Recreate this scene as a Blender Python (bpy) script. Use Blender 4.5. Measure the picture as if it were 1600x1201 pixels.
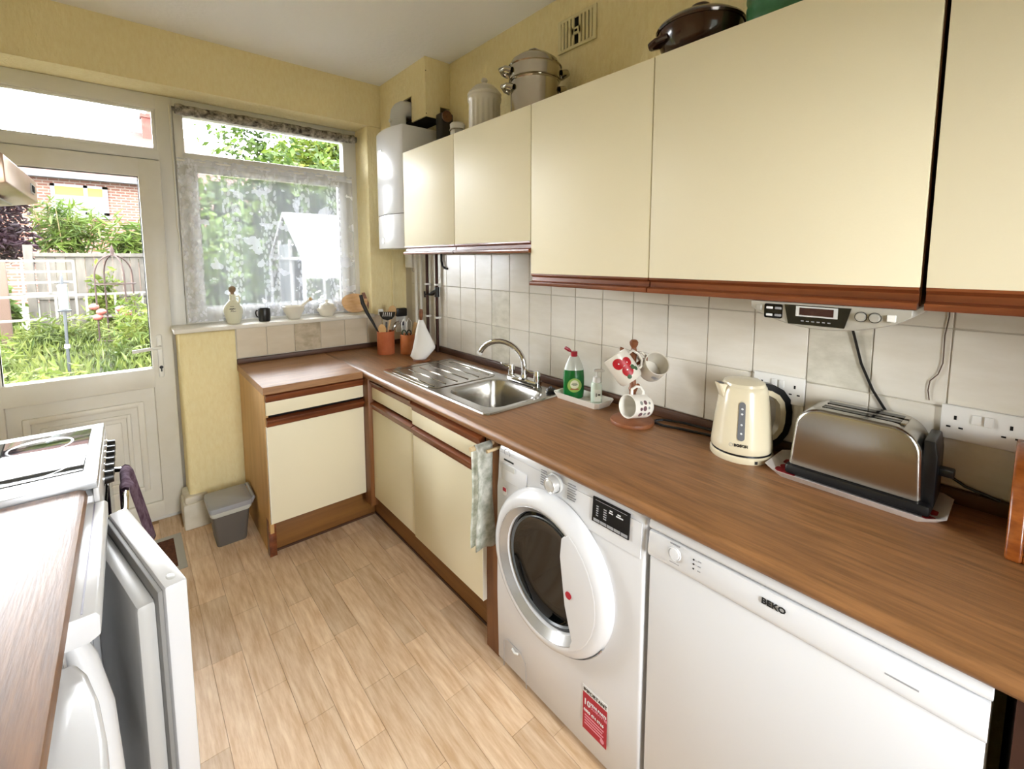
import bpy, bmesh, math, random
import numpy as np
from mathutils import Vector, Matrix
for o in list(bpy.data.objects): bpy.data.objects.remove(o, do_unlink=True)
PI = math.pi
scene = bpy.context.scene
COL = scene.collection

# ------------------------------------------------------------ camera
cam_d = bpy.data.cameras.new('camera'); cam = bpy.data.objects.new('camera', cam_d); COL.objects.link(cam)
cam_d.sensor_fit = 'HORIZONTAL'; cam_d.sensor_width = 36; cam_d.lens = 703.37/1600*36
cam_d.shift_y = -(600.5-472.86)/1600; cam_d.clip_start = .02; cam_d.clip_end = 300
YAW = -.7089
cam.location = (-1.5613, -3.0079, 1.5113); cam.rotation_euler = (PI/2-.097, 0, YAW)
scene.camera = cam
FW = Vector((math.cos(.097)*-math.sin(YAW), math.cos(.097)*math.cos(YAW), -math.sin(.097)))
RT = Vector((math.cos(YAW), math.sin(YAW), 0)); UP = Vector((0, 0, 1))
# ------------------------------------------------------------ sky: bright, even overcast
SKY = 24.0
w = bpy.data.worlds.new('overcast_sky'); scene.world = w; w.use_nodes = True
bg = w.node_tree.nodes['Background']; bg.inputs[0].default_value = (.93, .965, 1.0, 1); bg.inputs[1].default_value = SKY
# daylight sampling guides across the glazed openings (they give no light of their own)
def portal(x0, x1, z0, z1):
    l = bpy.data.lights.new('daylight_portal', 'AREA'); l.shape = 'RECTANGLE'; l.size = x1-x0; l.size_y = z1-z0
    l.cycles.is_portal = True
    o = bpy.data.objects.new('daylight_portal', l); COL.objects.link(o)
    o.location = ((x0+x1)/2, .33, (z0+z1)/2); o.rotation_euler = (-PI/2, 0, 0)
portal(-2.2, -1.36, .85, 2.4); portal(-1.34, -.28, 1.12, 2.4)
l_ = bpy.data.lights.new('daylight_portal', 'AREA'); l_.shape = 'RECTANGLE'; l_.size = .62; l_.size_y = 1.3; l_.cycles.is_portal = True
o_ = bpy.data.objects.new('daylight_portal', l_); COL.objects.link(o_); o_.location = (-1.07, -4.13, 1.38); o_.rotation_euler = (PI/2, 0, 0)
vs = scene.view_settings
vs.view_transform = 'Standard'; vs.look = 'None'; vs.gamma = 1; vs.exposure = 0.5; vs.use_curve_mapping = False

# ------------------------------------------------------------ materials
def lin(h):
    h = h.lstrip('#'); c = [int(h[i:i+2], 16)/255 for i in (0, 2, 4)]
    return tuple(((v+.055)/1.055)**2.4 if v > .04045 else v/12.92 for v in c)+(1,)
MATS = {}
def M(name, col, rough=.5, metal=0, var=None, bump=None, coat=0, spec=.5, stretch=(1, 1, 1), alpha=None, trans=0, sub=0, rnd=0, space='Object'):
    """plain or mottled principled material; var=(scale, other colour), bump=(scale, strength)"""
    if name in MATS: return MATS[name]
    m = bpy.data.materials.new(name); m.use_nodes = True; MATS[name] = m
    nt = m.node_tree; N = nt.nodes; L = nt.links; b = N['Principled BSDF']
    b.inputs['Base Color'].default_value = lin(col); b.inputs['Roughness'].default_value = rough; b.inputs['Metallic'].default_value = metal
    b.inputs['Coat Weight'].default_value = coat; b.inputs['Coat Roughness'].default_value = .08; b.inputs['Specular IOR Level'].default_value = spec
    b.inputs['Transmission Weight'].default_value = trans
    def coords():
        if space == 'World': tc = N.new('ShaderNodeNewGeometry').outputs['Position']
        else: tc = N.new('ShaderNodeTexCoord').outputs['Object']
        mp = N.new('ShaderNodeMapping'); mp.inputs['Scale'].default_value = stretch; L.new(tc, mp.inputs[0]); return mp.outputs[0]
    c = coords() if (var or bump) else None
    out = None
    if var:
        n = N.new('ShaderNodeTexNoise'); n.inputs['Scale'].default_value = var[0]; n.inputs['Detail'].default_value = 6; n.inputs['Roughness'].default_value = .6; L.new(c, n.inputs['Vector'])
        r = N.new('ShaderNodeValToRGB'); r.color_ramp.elements[0].position = .34; r.color_ramp.elements[1].position = .68
        r.color_ramp.elements[0].color = lin(col); r.color_ramp.elements[1].color = lin(var[1]); L.new(n.outputs[0], r.inputs[0]); out = r.outputs[0]
        L.new(out, b.inputs['Base Color'])
    if rnd:
        oi = N.new('ShaderNodeObjectInfo'); hs = N.new('ShaderNodeHueSaturation')
        mr = N.new('ShaderNodeMapRange'); mr.inputs[3].default_value = 1-rnd; mr.inputs[4].default_value = 1+rnd; L.new(oi.outputs['Random'], mr.inputs[0]); L.new(mr.outputs[0], hs.inputs['Value'])
        if out: L.new(out, hs.inputs['Color'])
        else: hs.inputs['Color'].default_value = lin(col)
        L.new(hs.outputs[0], b.inputs['Base Color'])
    if bump:
        n2 = N.new('ShaderNodeTexNoise'); n2.inputs['Scale'].default_value = bump[0]; n2.inputs['Detail'].default_value = 4; L.new(c, n2.inputs['Vector'])
        bp = N.new('ShaderNodeBump'); bp.inputs['Strength'].default_value = bump[1]; bp.inputs['Distance'].default_value = .01; L.new(n2.outputs[0], bp.inputs['Height']); L.new(bp.outputs[0], b.inputs['Normal'])
    return m
def glass_thin(name, tint='ffffff', refl=.06):
    m = bpy.data.materials.new(name); m.use_nodes = True; nt = m.node_tree; N = nt.nodes; L = nt.links; N.clear()
    o = N.new('ShaderNodeOutputMaterial'); mx = N.new('ShaderNodeMixShader'); t = N.new('ShaderNodeBsdfTransparent'); g = N.new('ShaderNodeBsdfGlossy')
    t.inputs[0].default_value = lin(tint); g.inputs['Roughness'].default_value = .02; fr = N.new('ShaderNodeFresnel'); fr.inputs[0].default_value = 1.45
    L.new(fr.outputs[0], mx.inputs[0]); L.new(t.outputs[0], mx.inputs[1]); L.new(g.outputs[0], mx.inputs[2]); L.new(mx.outputs[0], o.inputs[0]); MATS[name] = m
    return m
def deep(h, k=.25):     # deeper tone of a colour: linear albedo times k
    c = [v*k for v in lin(h)[:3]]; return ''.join('%02X' % round(255*(1.055*v**(1/2.4)-.055 if v > .0031 else v*12.92)) for v in c)
def leaf_mat(name, c1, c2, c3=None, scale=3.0):
    c1, c2, c3 = deep(c1), deep(c2), (deep(c3) if c3 else None)
    m = bpy.data.materials.new(name); m.use_nodes = True; nt = m.node_tree; N = nt.nodes; L = nt.links; b = N['Principled BSDF']
    g = N.new('ShaderNodeNewGeometry'); n = N.new('ShaderNodeTexNoise'); n.inputs['Scale'].default_value = scale; n.inputs['Detail'].default_value = 5; L.new(g.outputs['Position'], n.inputs['Vector'])
    r = N.new('ShaderNodeValToRGB'); e = r.color_ramp.elements; e[0].position = .35; e[1].position = .62; e[0].color = lin(c1); e[1].color = lin(c2)
    if c3: x = e.new(.75); x.color = lin(c3)
    L.new(n.outputs[0], r.inputs[0]); L.new(r.outputs[0], b.inputs['Base Color']); b.inputs['Roughness'].default_value = .6; b.inputs['Specular IOR Level'].default_value = .2
    tl = N.new('ShaderNodeBsdfTranslucent'); L.new(r.outputs[0], tl.inputs[0]); mx = N.new('ShaderNodeMixShader'); mx.inputs[0].default_value = .4
    L.new(b.outputs[0], mx.inputs[1]); L.new(tl.outputs[0], mx.inputs[2]); L.new(mx.outputs[0], N['Material Output'].inputs[0]); MATS[name] = m
    return m
def wood(name, dark, light, axis, rough=.4, scale=14, coat=0, rnd=0, space='World', stretchf=14.):
    s = [stretchf, stretchf, stretchf]; s['xyz'.index(axis)] = 1.0
    return M(name, dark, rough, var=(scale/10, light), stretch=tuple(s), coat=coat, rnd=rnd, space=space, bump=(scale/4, .08))

wall_y = M('yellow_textured_paint', 'EAD9A2', .75, var=(2.5, 'F0E2B2'), bump=(3.2, .55), stretch=(22, 22, 9), space='World')
ceil_m = M('white_ceiling_paint', 'F4F3F0', .9, bump=(40, .25), space='World')
upvc = M('white_upvc', 'DEDCD4', .35)
upvc_dirty = M('aged_white_upvc', 'D8D3C4', .4, var=(3, 'E2DFD6'), space='World')
tile_m = M('pale_grey_cream_tile', 'DAD4C6', .22, var=(2.2, 'E6E2D8'), stretch=(2, 1.6, 6), rnd=.04, space='World', spec=.5)
tile_b = M('beige_cream_tile', 'CDBFA6', .25, var=(2.2, 'D8CCB6'), stretch=(2, 2, 6), rnd=.04, space='World')
grout = M('grey_grout', 'C6BFB0', .9)
tile_c = M('tile_cloud_motif', 'DAD6C8', .22, var=(5, 'C2BEAE'), stretch=(2, 3, 6), space='World')
tile_d = M('tile_cloud_motif_beige', 'CDBFA6', .25, var=(6, 'A89A80'), stretch=(3, 2, 4), space='World')
cream = M('cream_melamine', 'EFE6C8', .5, bump=(160, .04), spec=.3)
cream_edge = M('white_door_edging', 'F2EEE0', .4)
strip = wood('mahogany_strip_along_y', '5A2A14', '8A4B27', 'y', .3, 20, coat=.3)
strip_x = wood('mahogany_strip_along_x', '5A2A14', '8A4B27', 'x', .3, 20, coat=.3)
strip_z = wood('brown_post_wood', '6B4020', '8A5A30', 'z', .45, 20)
oak_z = wood('light_oak_panel', 'BE935A', 'D0A76C', 'z', .5, 16)
plinth_y = wood('brown_plinth_y', '7A5026', '93652F', 'y', .5, 16)
plinth_x = wood('brown_plinth_x', '7A5026', '93652F', 'x', .5, 16)
wtop_y = wood('brown_laminate_y', '75502F', '97693F', 'y', .38, 60)
wtop_x = wood('brown_laminate_x', '8C6340', 'AC7F55', 'x', .42, 60)
edge_dark = wood('dark_upstand', '3C2416', '5E3B22', 'y', .5, 20)
edge_dark_x = wood('dark_upstand_x', '3C2416', '5E3B22', 'x', .5, 20)
floor_m = wood('oak_vinyl_strip', 'CDA880', 'ECD2B2', 'y', .42, 60, rnd=.12, stretchf=9)
floor_b = M('floor_joint', 'B8946C', .7)
white_ap = M('white_appliance', 'DEDEDF', .25, coat=.2)
white_pl = M('white_plastic', 'E8E7E2', .4)
grey_pl = M('light_grey_plastic', 'C9C9C6', .4)
steel = M('brushed_steel', 'B9B6B0', .22, 1, bump=(30, .03), stretch=(1, 14, 1))
steel_p = M('polished_steel', 'B4AEA2', .14, 1)
chrome = M('chrome', 'D6D6D6', .05, 1)
black_pl = M('black_plastic', '0E0E10', .35)
black_gl = M('black_gloss', '060708', .06)
dark_gap = M('dark_recess', '14100C', .9)
terr = M('terracotta', 'A8562F', .75, var=(14, 'BC6A3F'))
terr_l = M('light_terracotta', 'C77443', .75, var=(14, 'D58858'))
wood_l = M('pale_wood', 'D9B583', .55, var=(4, 'C79C66'), stretch=(2, 2, 9))
wood_m = M('mid_brown_wood', '8E5733', .5, var=(5, '6F3F22'), stretch=(3, 3, 9))
china = M('white_china', 'EEEAE0', .18, coat=.3)
stone_w = M('cream_stoneware', 'E4DECF', .35)
copper_d = M('dark_copper_pipe', '3A2018', .4, .6)
GLASS = glass_thin('window_glass')

# ------------------------------------------------------------ mesh helpers
class MB:
    def __init__(s): s.bm = bmesh.new()
    def _merge(s, t, mat=None):
        if mat is not None: bmesh.ops.transform(t, matrix=mat, verts=t.verts)
        me = bpy.data.meshes.new('t'); t.to_mesh(me); t.free(); s.bm.from_mesh(me); bpy.data.meshes.remove(me); return s
    def box(s, x0, x1, y0, y1, z0, z1, bev=0, seg=2, mat=None):
        t = bmesh.new(); x0, x1 = min(x0, x1), max(x0, x1); y0, y1 = min(y0, y1), max(y0, y1); z0, z1 = min(z0, z1), max(z0, z1)
        v = [t.verts.new((x, y, z)) for x in (x0, x1) for y in (y0, y1) for z in (z0, z1)]
        for f in ((0, 1, 3, 2), (4, 6, 7, 5), (0, 4, 5, 1), (2, 3, 7, 6), (0, 2, 6, 4), (1, 5, 7, 3)): t.faces.new([v[i] for i in f])
        if bev: bmesh.ops.bevel(t, geom=t.edges[:], offset=bev, segments=seg, affect='EDGES', profile=.5)
        return s._merge(t, mat)
    def prism(s, poly, axis, t0, t1, bev=0, seg=2, mat=None):
        """poly: 2-D outline in the two other axes in xyz order; extruded along axis"""
        t = bmesh.new(); i = 'xyz'.index(axis)
        def P(a, b, c): q = [a, b]; q.insert(i, c); return q
        A = [t.verts.new(P(a, b, t0)) for a, b in poly]; B_ = [t.verts.new(P(a, b, t1)) for a, b in poly]
        n = len(poly); t.faces.new(A[::-1]); t.faces.new(B_)
        for k in range(n): t.faces.new((A[k], A[(k+1) % n], B_[(k+1) % n], B_[k]))
        bmesh.ops.recalc_face_normals(t, faces=t.faces)
        if bev:
            ed = [e for e in t.edges if len(e.link_faces) == 2 and e.calc_face_angle(0) > .6]
            bmesh.ops.bevel(t, geom=ed, offset=bev, segments=seg, affect='EDGES', profile=.5)
        return s._merge(t, mat)
    def lathe(s, prof, n=32, c=(0, 0, 0), a0=0, a1=2*PI, mat=None, sx=1, sy=1):
        t = bmesh.new(); full = abs(a1-a0-2*PI) < 1e-6; m = n if full else n+1; rings = []
        for r, z in prof:
            if r < 1e-6: rings.append([t.verts.new((c[0], c[1], c[2]+z))])
            else: rings.append([t.verts.new((c[0]+sx*r*math.cos(a0+(a1-a0)*k/n), c[1]+sy*r*math.sin(a0+(a1-a0)*k/n), c[2]+z)) for k in range(m)])
        for A, B_ in zip(rings, rings[1:]):
            for k in range(n):
                k2 = (k+1) % m
                if len(A) == 1 and len(B_) == 1: continue
                if len(A) == 1: t.faces.new((A[0], B_[k2], B_[k]))
                elif len(B_) == 1: t.faces.new((A[k], A[k2], B_[0]))
                else: t.faces.new((A[k], A[k2], B_[k2], B_[k]))
        bmesh.ops.recalc_face_normals(t, faces=t.faces)
        return s._merge(t, mat)
    def cyl(s, p0, p1, r0, r1=None, n=16):
        r1 = r0 if r1 is None else r1; p0 = Vector(p0); p1 = Vector(p1); d = p1-p0; L = d.length
        q = d.to_track_quat('Z', 'Y').to_matrix().to_4x4(); q.translation = p0
        return s.lathe([(0, 0), (r0, 0), (r1, L), (0, L)], n, mat=q)
    def ball(s, c, r, n=16, sz=1):
        return s.lathe([(r*math.sin(PI*k/8), -r*sz*math.cos(PI*k/8)) for k in range(9)], n, c)
    def tube(s, pts, r, n=8, closed=False, caps=True):
        t = bmesh.new(); P = [Vector(p) for p in pts]; N = len(P); R = r if isinstance(r, (list, tuple)) else [r]*N
        rings = []; up = Vector((0, 0, 1)); prev = None
        for i, p in enumerate(P):
            a = P[(i-1) % N] if (closed or i > 0) else p; b = P[(i+1) % N] if (closed or i < N-1) else p
            d = (b-a).normalized()
            if prev is None:
                u = d.orthogonal().normalized()
            else:
                u = (prev-d*prev.dot(d))
                u = u.normalized() if u.length > 1e-6 else d.orthogonal().normalized()
            prev = u; v = d.cross(u)
            rings.append([t.verts.new(p+(u*math.cos(2*PI*k/n)+v*math.sin(2*PI*k/n))*R[i]) for k in range(n)])
        M_ = N if closed else N-1
        for i in range(M_):
            A, B_ = rings[i], rings[(i+1) % N]
            for k in range(n): t.faces.new((A[k], A[(k+1) % n], B_[(k+1) % n], B_[k]))
        if caps and not closed: t.faces.new(rings[0][::-1]); t.faces.new(rings[-1])
        bmesh.ops.recalc_face_normals(t, faces=t.faces)
        return s._merge(t)
    def loft(s, rings, caps=True):
        t = bmesh.new(); R = [[t.verts.new(p) for p in r] for r in rings]; n = len(R[0])
        for A, B_ in zip(R, R[1:]):
            for k in range(n): t.faces.new((A[k], A[(k+1) % n], B_[(k+1) % n], B_[k]))
        if caps: t.faces.new(R[0][::-1]); t.faces.new(R[-1])
        bmesh.ops.recalc_face_normals(t, faces=t.faces)
        return s._merge(t)
    def grid(s, fn, nu, nv, thick=0):
        t = bmesh.new(); V = [[t.verts.new(fn(i/nu, j/nv)) for j in range(nv+1)] for i in range(nu+1)]
        for i in range(nu):
            for j in range(nv): t.faces.new((V[i][j], V[i+1][j], V[i+1][j+1], V[i][j+1]))
        if thick: bmesh.ops.solidify(t, geom=t.faces[:], thickness=thick)
        return s._merge(t)
    def mesh(s, name, mat, shift=(0, 0, 0), ang=38):
        if any(shift): bmesh.ops.translate(s.bm, vec=Vector(shift), verts=s.bm.verts)
        me = bpy.data.meshes.new(name); s.bm.to_mesh(me); s.bm.free()
        if mat: me.materials.append(mat)
        me.shade_smooth(); me.set_sharp_from_angle(angle=math.radians(ang)); return me

ROOT = {}   # object name -> (world base location, local-coordinates flag)
def tag(o, label=None, cat=None, group=None, kind=None):
    if label: o['label'] = label
    if cat: o['category'] = cat
    if group: o['group'] = group
    if kind: o['kind'] = kind
    return o
def T(name, loc, label=None, cat=None, group=None, kind=None, local=False, rot=None):
    o = bpy.data.objects.new(name, None); COL.objects.link(o); o.location = loc; o.empty_display_size = .05
    if rot is not None:
        if isinstance(rot, (int, float)): o.rotation_euler = (0, 0, rot)
        else: o.rotation_mode = 'QUATERNION'; o.rotation_quaternion = rot
    ROOT[o.name] = (Vector(loc), local); return tag(o, label, cat, group, kind)
def B(mb, name, mat, parent, label=None, kind=None, ang=38):
    base, local = ROOT[parent.name]
    me = mb.mesh(name, mat, (0, 0, 0) if local else -base, ang)
    o = bpy.data.objects.new(name, me); COL.objects.link(o); o.parent = parent; ROOT[o.name] = (base, local); return tag(o, label, None, None, kind)
def S(mb, name, mat, loc, label=None, cat=None, group=None, kind=None, local=False, rot=None, ang=38):
    me = mb.mesh(name, mat, (0, 0, 0) if local else -Vector(loc), ang)
    o = bpy.data.objects.new(name, me); COL.objects.link(o); o.location = loc
    if rot is not None:
        if isinstance(rot, (int, float)): o.rotation_euler = (0, 0, rot)
        else: o.rotation_mode = 'QUATERNION'; o.rotation_quaternion = rot
    ROOT[o.name] = (Vector(loc), local); return tag(o, label, cat, group, kind)
def P2(me, name, parent, loc):      # a piece that shares mesh data; loc in world
    base, local = ROOT[parent.name]; o = bpy.data.objects.new(name, me); COL.objects.link(o); o.parent = parent; o.location = Vector(loc)-base; ROOT[o.name] = (Vector(loc), False); return o
def axes(z, x):     # quaternion with local z, x along given directions
    z = Vector(z).normalized(); x = Vector(x); x = (x-z*x.dot(z)).normalized(); y = z.cross(x)
    return Matrix((x, y, z)).transposed().to_quaternion()
def text(s, size, loc, xdir, ydir, mat, parent, name='lettering', align='LEFT', bold=0, wide=1.0):
    cu = bpy.data.curves.new('t', 'FONT'); cu.body = s; cu.size = size; cu.extrude = .0004; cu.align_x = align; cu.offset = bold; cu.resolution_u = 2
    o = bpy.data.objects.new('t', cu); COL.objects.link(o); bpy.context.view_layer.update()
    me = bpy.data.meshes.new_from_object(o.evaluated_get(bpy.context.evaluated_depsgraph_get())); bpy.data.objects.remove(o); bpy.data.curves.remove(cu)
    x = Vector(xdir).normalized(); y = Vector(ydir).normalized(); z = x.cross(y); base, local = ROOT[parent.name]
    m = Matrix((x*wide, y, z)).transposed().to_4x4(); m.translation = Vector(loc)-(Vector((0, 0, 0)) if local else base)
    me.transform(m); me.materials.clear(); me.materials.append(mat); ob = bpy.data.objects.new(name, me); COL.objects.link(ob); ob.parent = parent; ROOT[ob.name] = (base, local); return ob
def arc(c, r, a0, a1, n, f): return [f(c, r, a0+(a1-a0)*k/n) for k in range(n+1)]
def copy_tree(o, parent=None):
    c = o.copy(); COL.objects.link(c); c.parent = parent
    for ch in list(o.children): copy_tree(ch, c)
    return c

# ============================================================ ROOM SHELL
H = 2.679; XL = -2.28; YR = -4.0
fl = T('floor', (-1.2, -1.5, 0), 'pale oak strip floor of short staggered boards', kind='structure')
B(MB().box(XL-.1, .1, YR-.1, .3, -.06, -.004), 'subfloor', floor_b, fl)
rng = random.Random(5)
lens = [.30, .38, .46, .54, .62]; wdt = .098
pm_ = {}
for L_ in lens: pm_[L_] = MB().box(-wdt/2+.0006, wdt/2-.0006, -L_/2+.0006, L_/2-.0006, -.004, .0).mesh('plank', floor_m)
k = 0
x = -1.75
while x < -.42:
    y = .3-rng.random()*.3
    while y > -3.3:
        L_ = rng.choice(lens); P2(pm_[L_], 'plank', fl, (x, y-L_/2, 0)); y -= L_
    x += wdt
B(MB().box(XL, -1.80, YR, .3, -.004, 0).box(-.43, 0, YR, .3, -.004, 0).box(-1.80, -.43, YR, -3.3, -.004, 0), 'floor_margin', floor_m, fl)

ce = MB().box(XL-.1, .1, YR-.1, .35, H, H+.1); S(ce, 'ceiling', ceil_m, (-1.2, -1.8, H), 'white textured ceiling', kind='structure')
S(MB().box(XL-.12, XL, YR-.1, .3, 0, H), 'wall_left', wall_y, (XL, -1.8, 0), 'yellow textured wall behind the cooker', kind='structure')
RD0, RD1, RDZ = -1.41, -.73, 2.06
S(MB().box(XL-.1, RD0, YR-.12, YR, 0, H).box(RD1, .1, YR-.12, YR, 0, H).box(RD0, RD1, YR-.12, YR, RDZ, H), 'wall_rear', wall_y, (-1.2, YR, 0), 'yellow textured wall round the added rear glazed door', kind='structure')
d2 = T('added_fill_door', (-1.07, YR-.06, 0), 'invented white glazed door behind the viewer, added for fill daylight', kind='structure')  # invented door, added so daylight fills the room from behind the camera
q = MB(); q.box(RD0, RD0+.07, YR-.09, YR-.04, 0, RDZ, .005).box(RD1-.07, RD1, YR-.09, YR-.04, 0, RDZ, .005).box(RD0+.06, RD1-.06, YR-.09, YR-.04, RDZ-.08, RDZ, .005).box(RD0+.06, RD1-.06, YR-.09, YR-.04, 0, .75, .005)
B(q, 'added_door_frame', upvc, d2); B(MB().box(RD0+.06, RD1-.06, YR-.068, YR-.062, .74, RDZ-.07), 'pane', GLASS, d2)
# back wall: pieces round the door and window opening
RX = -.27; PX = -1.365; ZS = 1.12; ZL = 2.405
wb = T('wall_back', (-.6, 0, 0), 'yellow textured wall round the window and garden door', kind='structure')
bw = MB()
bw.box(XL, .1, 0, .32, ZL, H)                              # lintel
bw.box(RX, .1, 0, .32, 0, ZL, .012)                        # right of the window
bw.box(PX, RX+.02, 0, .32, 0, ZS-.015, .018, 3)            # below the window, rounded pier arris
bw.box(XL, -2.19, 0, .32, 0, ZL)
B(bw, 'plaster', wall_y, wb)
# wall right + its tiles
wr = T('wall_right', (0, -1.8, 0), 'yellow textured wall with a tiled splashback', kind='structure')
B(MB().box(0, .12, YR-.1, .32, 0, H), 'plaster', wall_y, wr)
TW, TH = .1551, .1998; Y0, Z1 = -.5555, 1.1386
B(MB().box(-.004, 0, -3.6, -.0, .93, 1.545), 'grout_bed', grout, wr)
def tile_mesh(wy, wz, m, ax='x'):
    t = MB()
    if ax == 'x': t.box(-.008, -.001, -wy/2+.0014, wy/2-.0014, -wz/2+.0014, wz/2-.0014, .0015, 1)
    else: t.box(-wy/2+.0014, wy/2-.0014, -.009, -.001, -wz/2+.0014, wz/2-.0014, .0015, 1)
    return t.mesh('tile', m)
full = tile_mesh(TW, TH, tile_m); full_c = tile_mesh(TW, TH, tile_c)
for c in range(-3, 20):
    yc = Y0-(c+.5)*TW
    for r in range(3):
        P2(full_c if (c, r) in ((13, 1), (3, 1), (3, 0), (19, 1)) else full, 'tile', wr, (0, yc, Z1+(r-.5)*TH))
tb = tile_mesh(.1571, .188, tile_b, 'y'); tb_c = tile_mesh(.1571, .188, tile_d, 'y')
B(MB().box(-1.10, 0, -.004, 0, .93, 1.122), 'grout_bed', grout, wb)
for c in range(7):
    P2(tb_c if c == 2 else tb, 'tile', wb, (-1.096+(c+.5)*.1571, 0, 1.028))
# boxed-in pipe casing over the boiler
bx = T('trim_1', (-.085, -.305, 2.35), 'yellow boxed-in casing above the boiler', kind='structure')
def frame_box(mb, x0, x1, y0, y1, z0, z1): mb.box(x0, x1, y0, y1, z0, z1)
q = MB(); q.box(-.169, -.159, -.609, -.44, 2.345, H).box(-.169, -.159, -.33, 0, 2.345, H).box(-.169, -.159, -.44, -.33, 2.50, H)
q.box(-.159, -.07, -.609, -.599, 2.345, H).box(-.07, 0, -.609, -.599, 2.415, H)
B(q, 'board', wall_y, bx)
B(MB().box(-.16, 0, -.60, 0, 2.36, 2.366), 'recess', dark_gap, bx)
B(MB().cyl((-.165, -.609, 2.36), (-.165, -.611, 2.36), .003, n=8).cyl((-.165, -.609, 2.6), (-.165, -.611, 2.6), .003, n=8), 'screw_head', dark_gap, bx)
# sill
sl = S(MB().box(-1.385, RX+.01, -.025, .21, ZS-.012, ZS+.012, .005), 'trim_2', M('sill_white_paint', 'E4DFD2', .5), (-.8, 0, ZS-.012), 'cream painted window sill', kind='structure')
S(MB().box(-1.40, -1.275, -.03, .15, 0, .15, .012).box(-1.392, -1.283, -.022, .15, .145, .19, .015), 'baseboard_back', M('chipped_white_paint', 'DED7C6', .6, var=(9, 'CFC6B0'), space='World'), (-1.33, 0, 0), 'chipped white skirting block at the foot of the wall pier', kind='structure')
S(MB().box(-.118, -.10, -.012, 0, 1.125, 1.57, .004), 'trim_3', wall_y, (-.109, 0, 1.125), 'yellow painted cable cover on the corner wall', kind='structure')

# ============================================================ DOOR AND WINDOW (uPVC)
YD = .20
def bar(mb, x0, x1, z0, z1, y0=YD, y1=YD+.06, bev=.006): mb.box(x0, x1, y0, y1, z0, z1, bev)
def ringf(mb, x0, x1, z0, z1, wd, y0, y1, bev=.006, wb_=None):
    wb_ = wb_ or wd
    mb.box(x0, x0+wd, y0, y1, z0, z1, bev); mb.box(x1-wd, x1, y0, y1, z0, z1, bev); mb.box(x0+wd-.008, x1-wd+.008, y0, y1, z1-wd, z1, bev); mb.box(x0+wd-.008, x1-wd+.008, y0, y1, z0, z0+wb_, bev)
dr = T('door_1', (-1.77, YD, 0), 'white half-glazed garden door with a fanlight above', kind='structure')
f = MB(); bar(f, -2.20, -2.14, 0, ZL, YD, YD+.08); bar(f, -1.385, -1.30, 0, ZL, YD, YD+.08); bar(f, -2.15, -1.375, 2.325, ZL, YD, YD+.08); bar(f, -2.15, -1.375, 2.055, 2.108, YD, YD+.08); bar(f, -2.15, -1.375, 0, .03, YD+.01, YD+.08)
B(f, 'frame', upvc, dr)
f = MB(); f.box(-2.145, -1.385, YD+.005, YD+.03, 2.105, 2.118, .004).box(-2.145, -1.385, YD+.005, YD+.03, 2.312, 2.328, .004).box(-1.402, -1.385, YD+.005, YD+.03, 2.11, 2.32, .004)
fb = B(f, 'fanlight_bead', upvc, dr)
B(MB().box(-2.145, -1.39, YD+.035, YD+.041, 2.108, 2.325), 'fanlight_pane', GLASS, dr)
lf = MB(); L0, L1 = -2.145, -1.378
lf.box(L0, L0+.10, YD-.02, YD+.05, .03, 2.05, .008).box(L1-.10, L1, YD-.02, YD+.05, .03, 2.05, .008)
lf.box(L0+.09, L1-.09, YD-.02, YD+.05, 1.955, 2.05, .008).box(L0+.09, L1-.09, YD-.02, YD+.05, .79, .90, .008).box(L0+.09, L1-.09, YD-.02, YD+.05, .03, .125, .008)
leaf = B(lf, 'door_leaf', upvc_dirty, dr)
B(MB().box(L0+.095, L1-.095, YD+.0, YD+.02, .12, .80), 'lower_panel', upvc_dirty, dr)
pm = MB(); ringf(pm, L0+.15, L1-.15, .20, .72, .03, YD-.012, YD+.01, .006); ringf(pm, L0+.21, L1-.21, .26, .66, .02, YD-.01, YD+.01, .005); pm.box(L0+.25, L1-.25, YD-.006, YD+.01, .30, .62, .006)
B(pm, 'panel_moulding', upvc_dirty, dr)
B(MB().box(L0+.09, L1-.09, YD+.012, YD+.018, .89, 1.965), 'door_pane', GLASS, dr)
gk = MB(); ringf(gk, L0+.098, L1-.098, .895, 1.957, .006, YD+.0, YD+.012, 0); B(gk, 'gasket', black_pl, dr)
hd = B(MB().box(-1.452, -1.428, YD-.032, YD-.018, .845, 1.09, .008), 'handle_plate', white_pl, dr)
B(MB().tube([(-1.44, YD-.03, 1.02), (-1.44, YD-.06, 1.02), (-1.46, YD-.068, 1.02), (-1.56, YD-.068, 1.012)], .009, 10), 'lever', white_pl, hd)
B(MB().cyl((-1.44, YD-.034, .905), (-1.44, YD-.0315, .905), .009).box(-1.4435, -1.4365, YD-.034, YD-.0315, .88, .905), 'keyhole', black_pl, hd)
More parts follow.
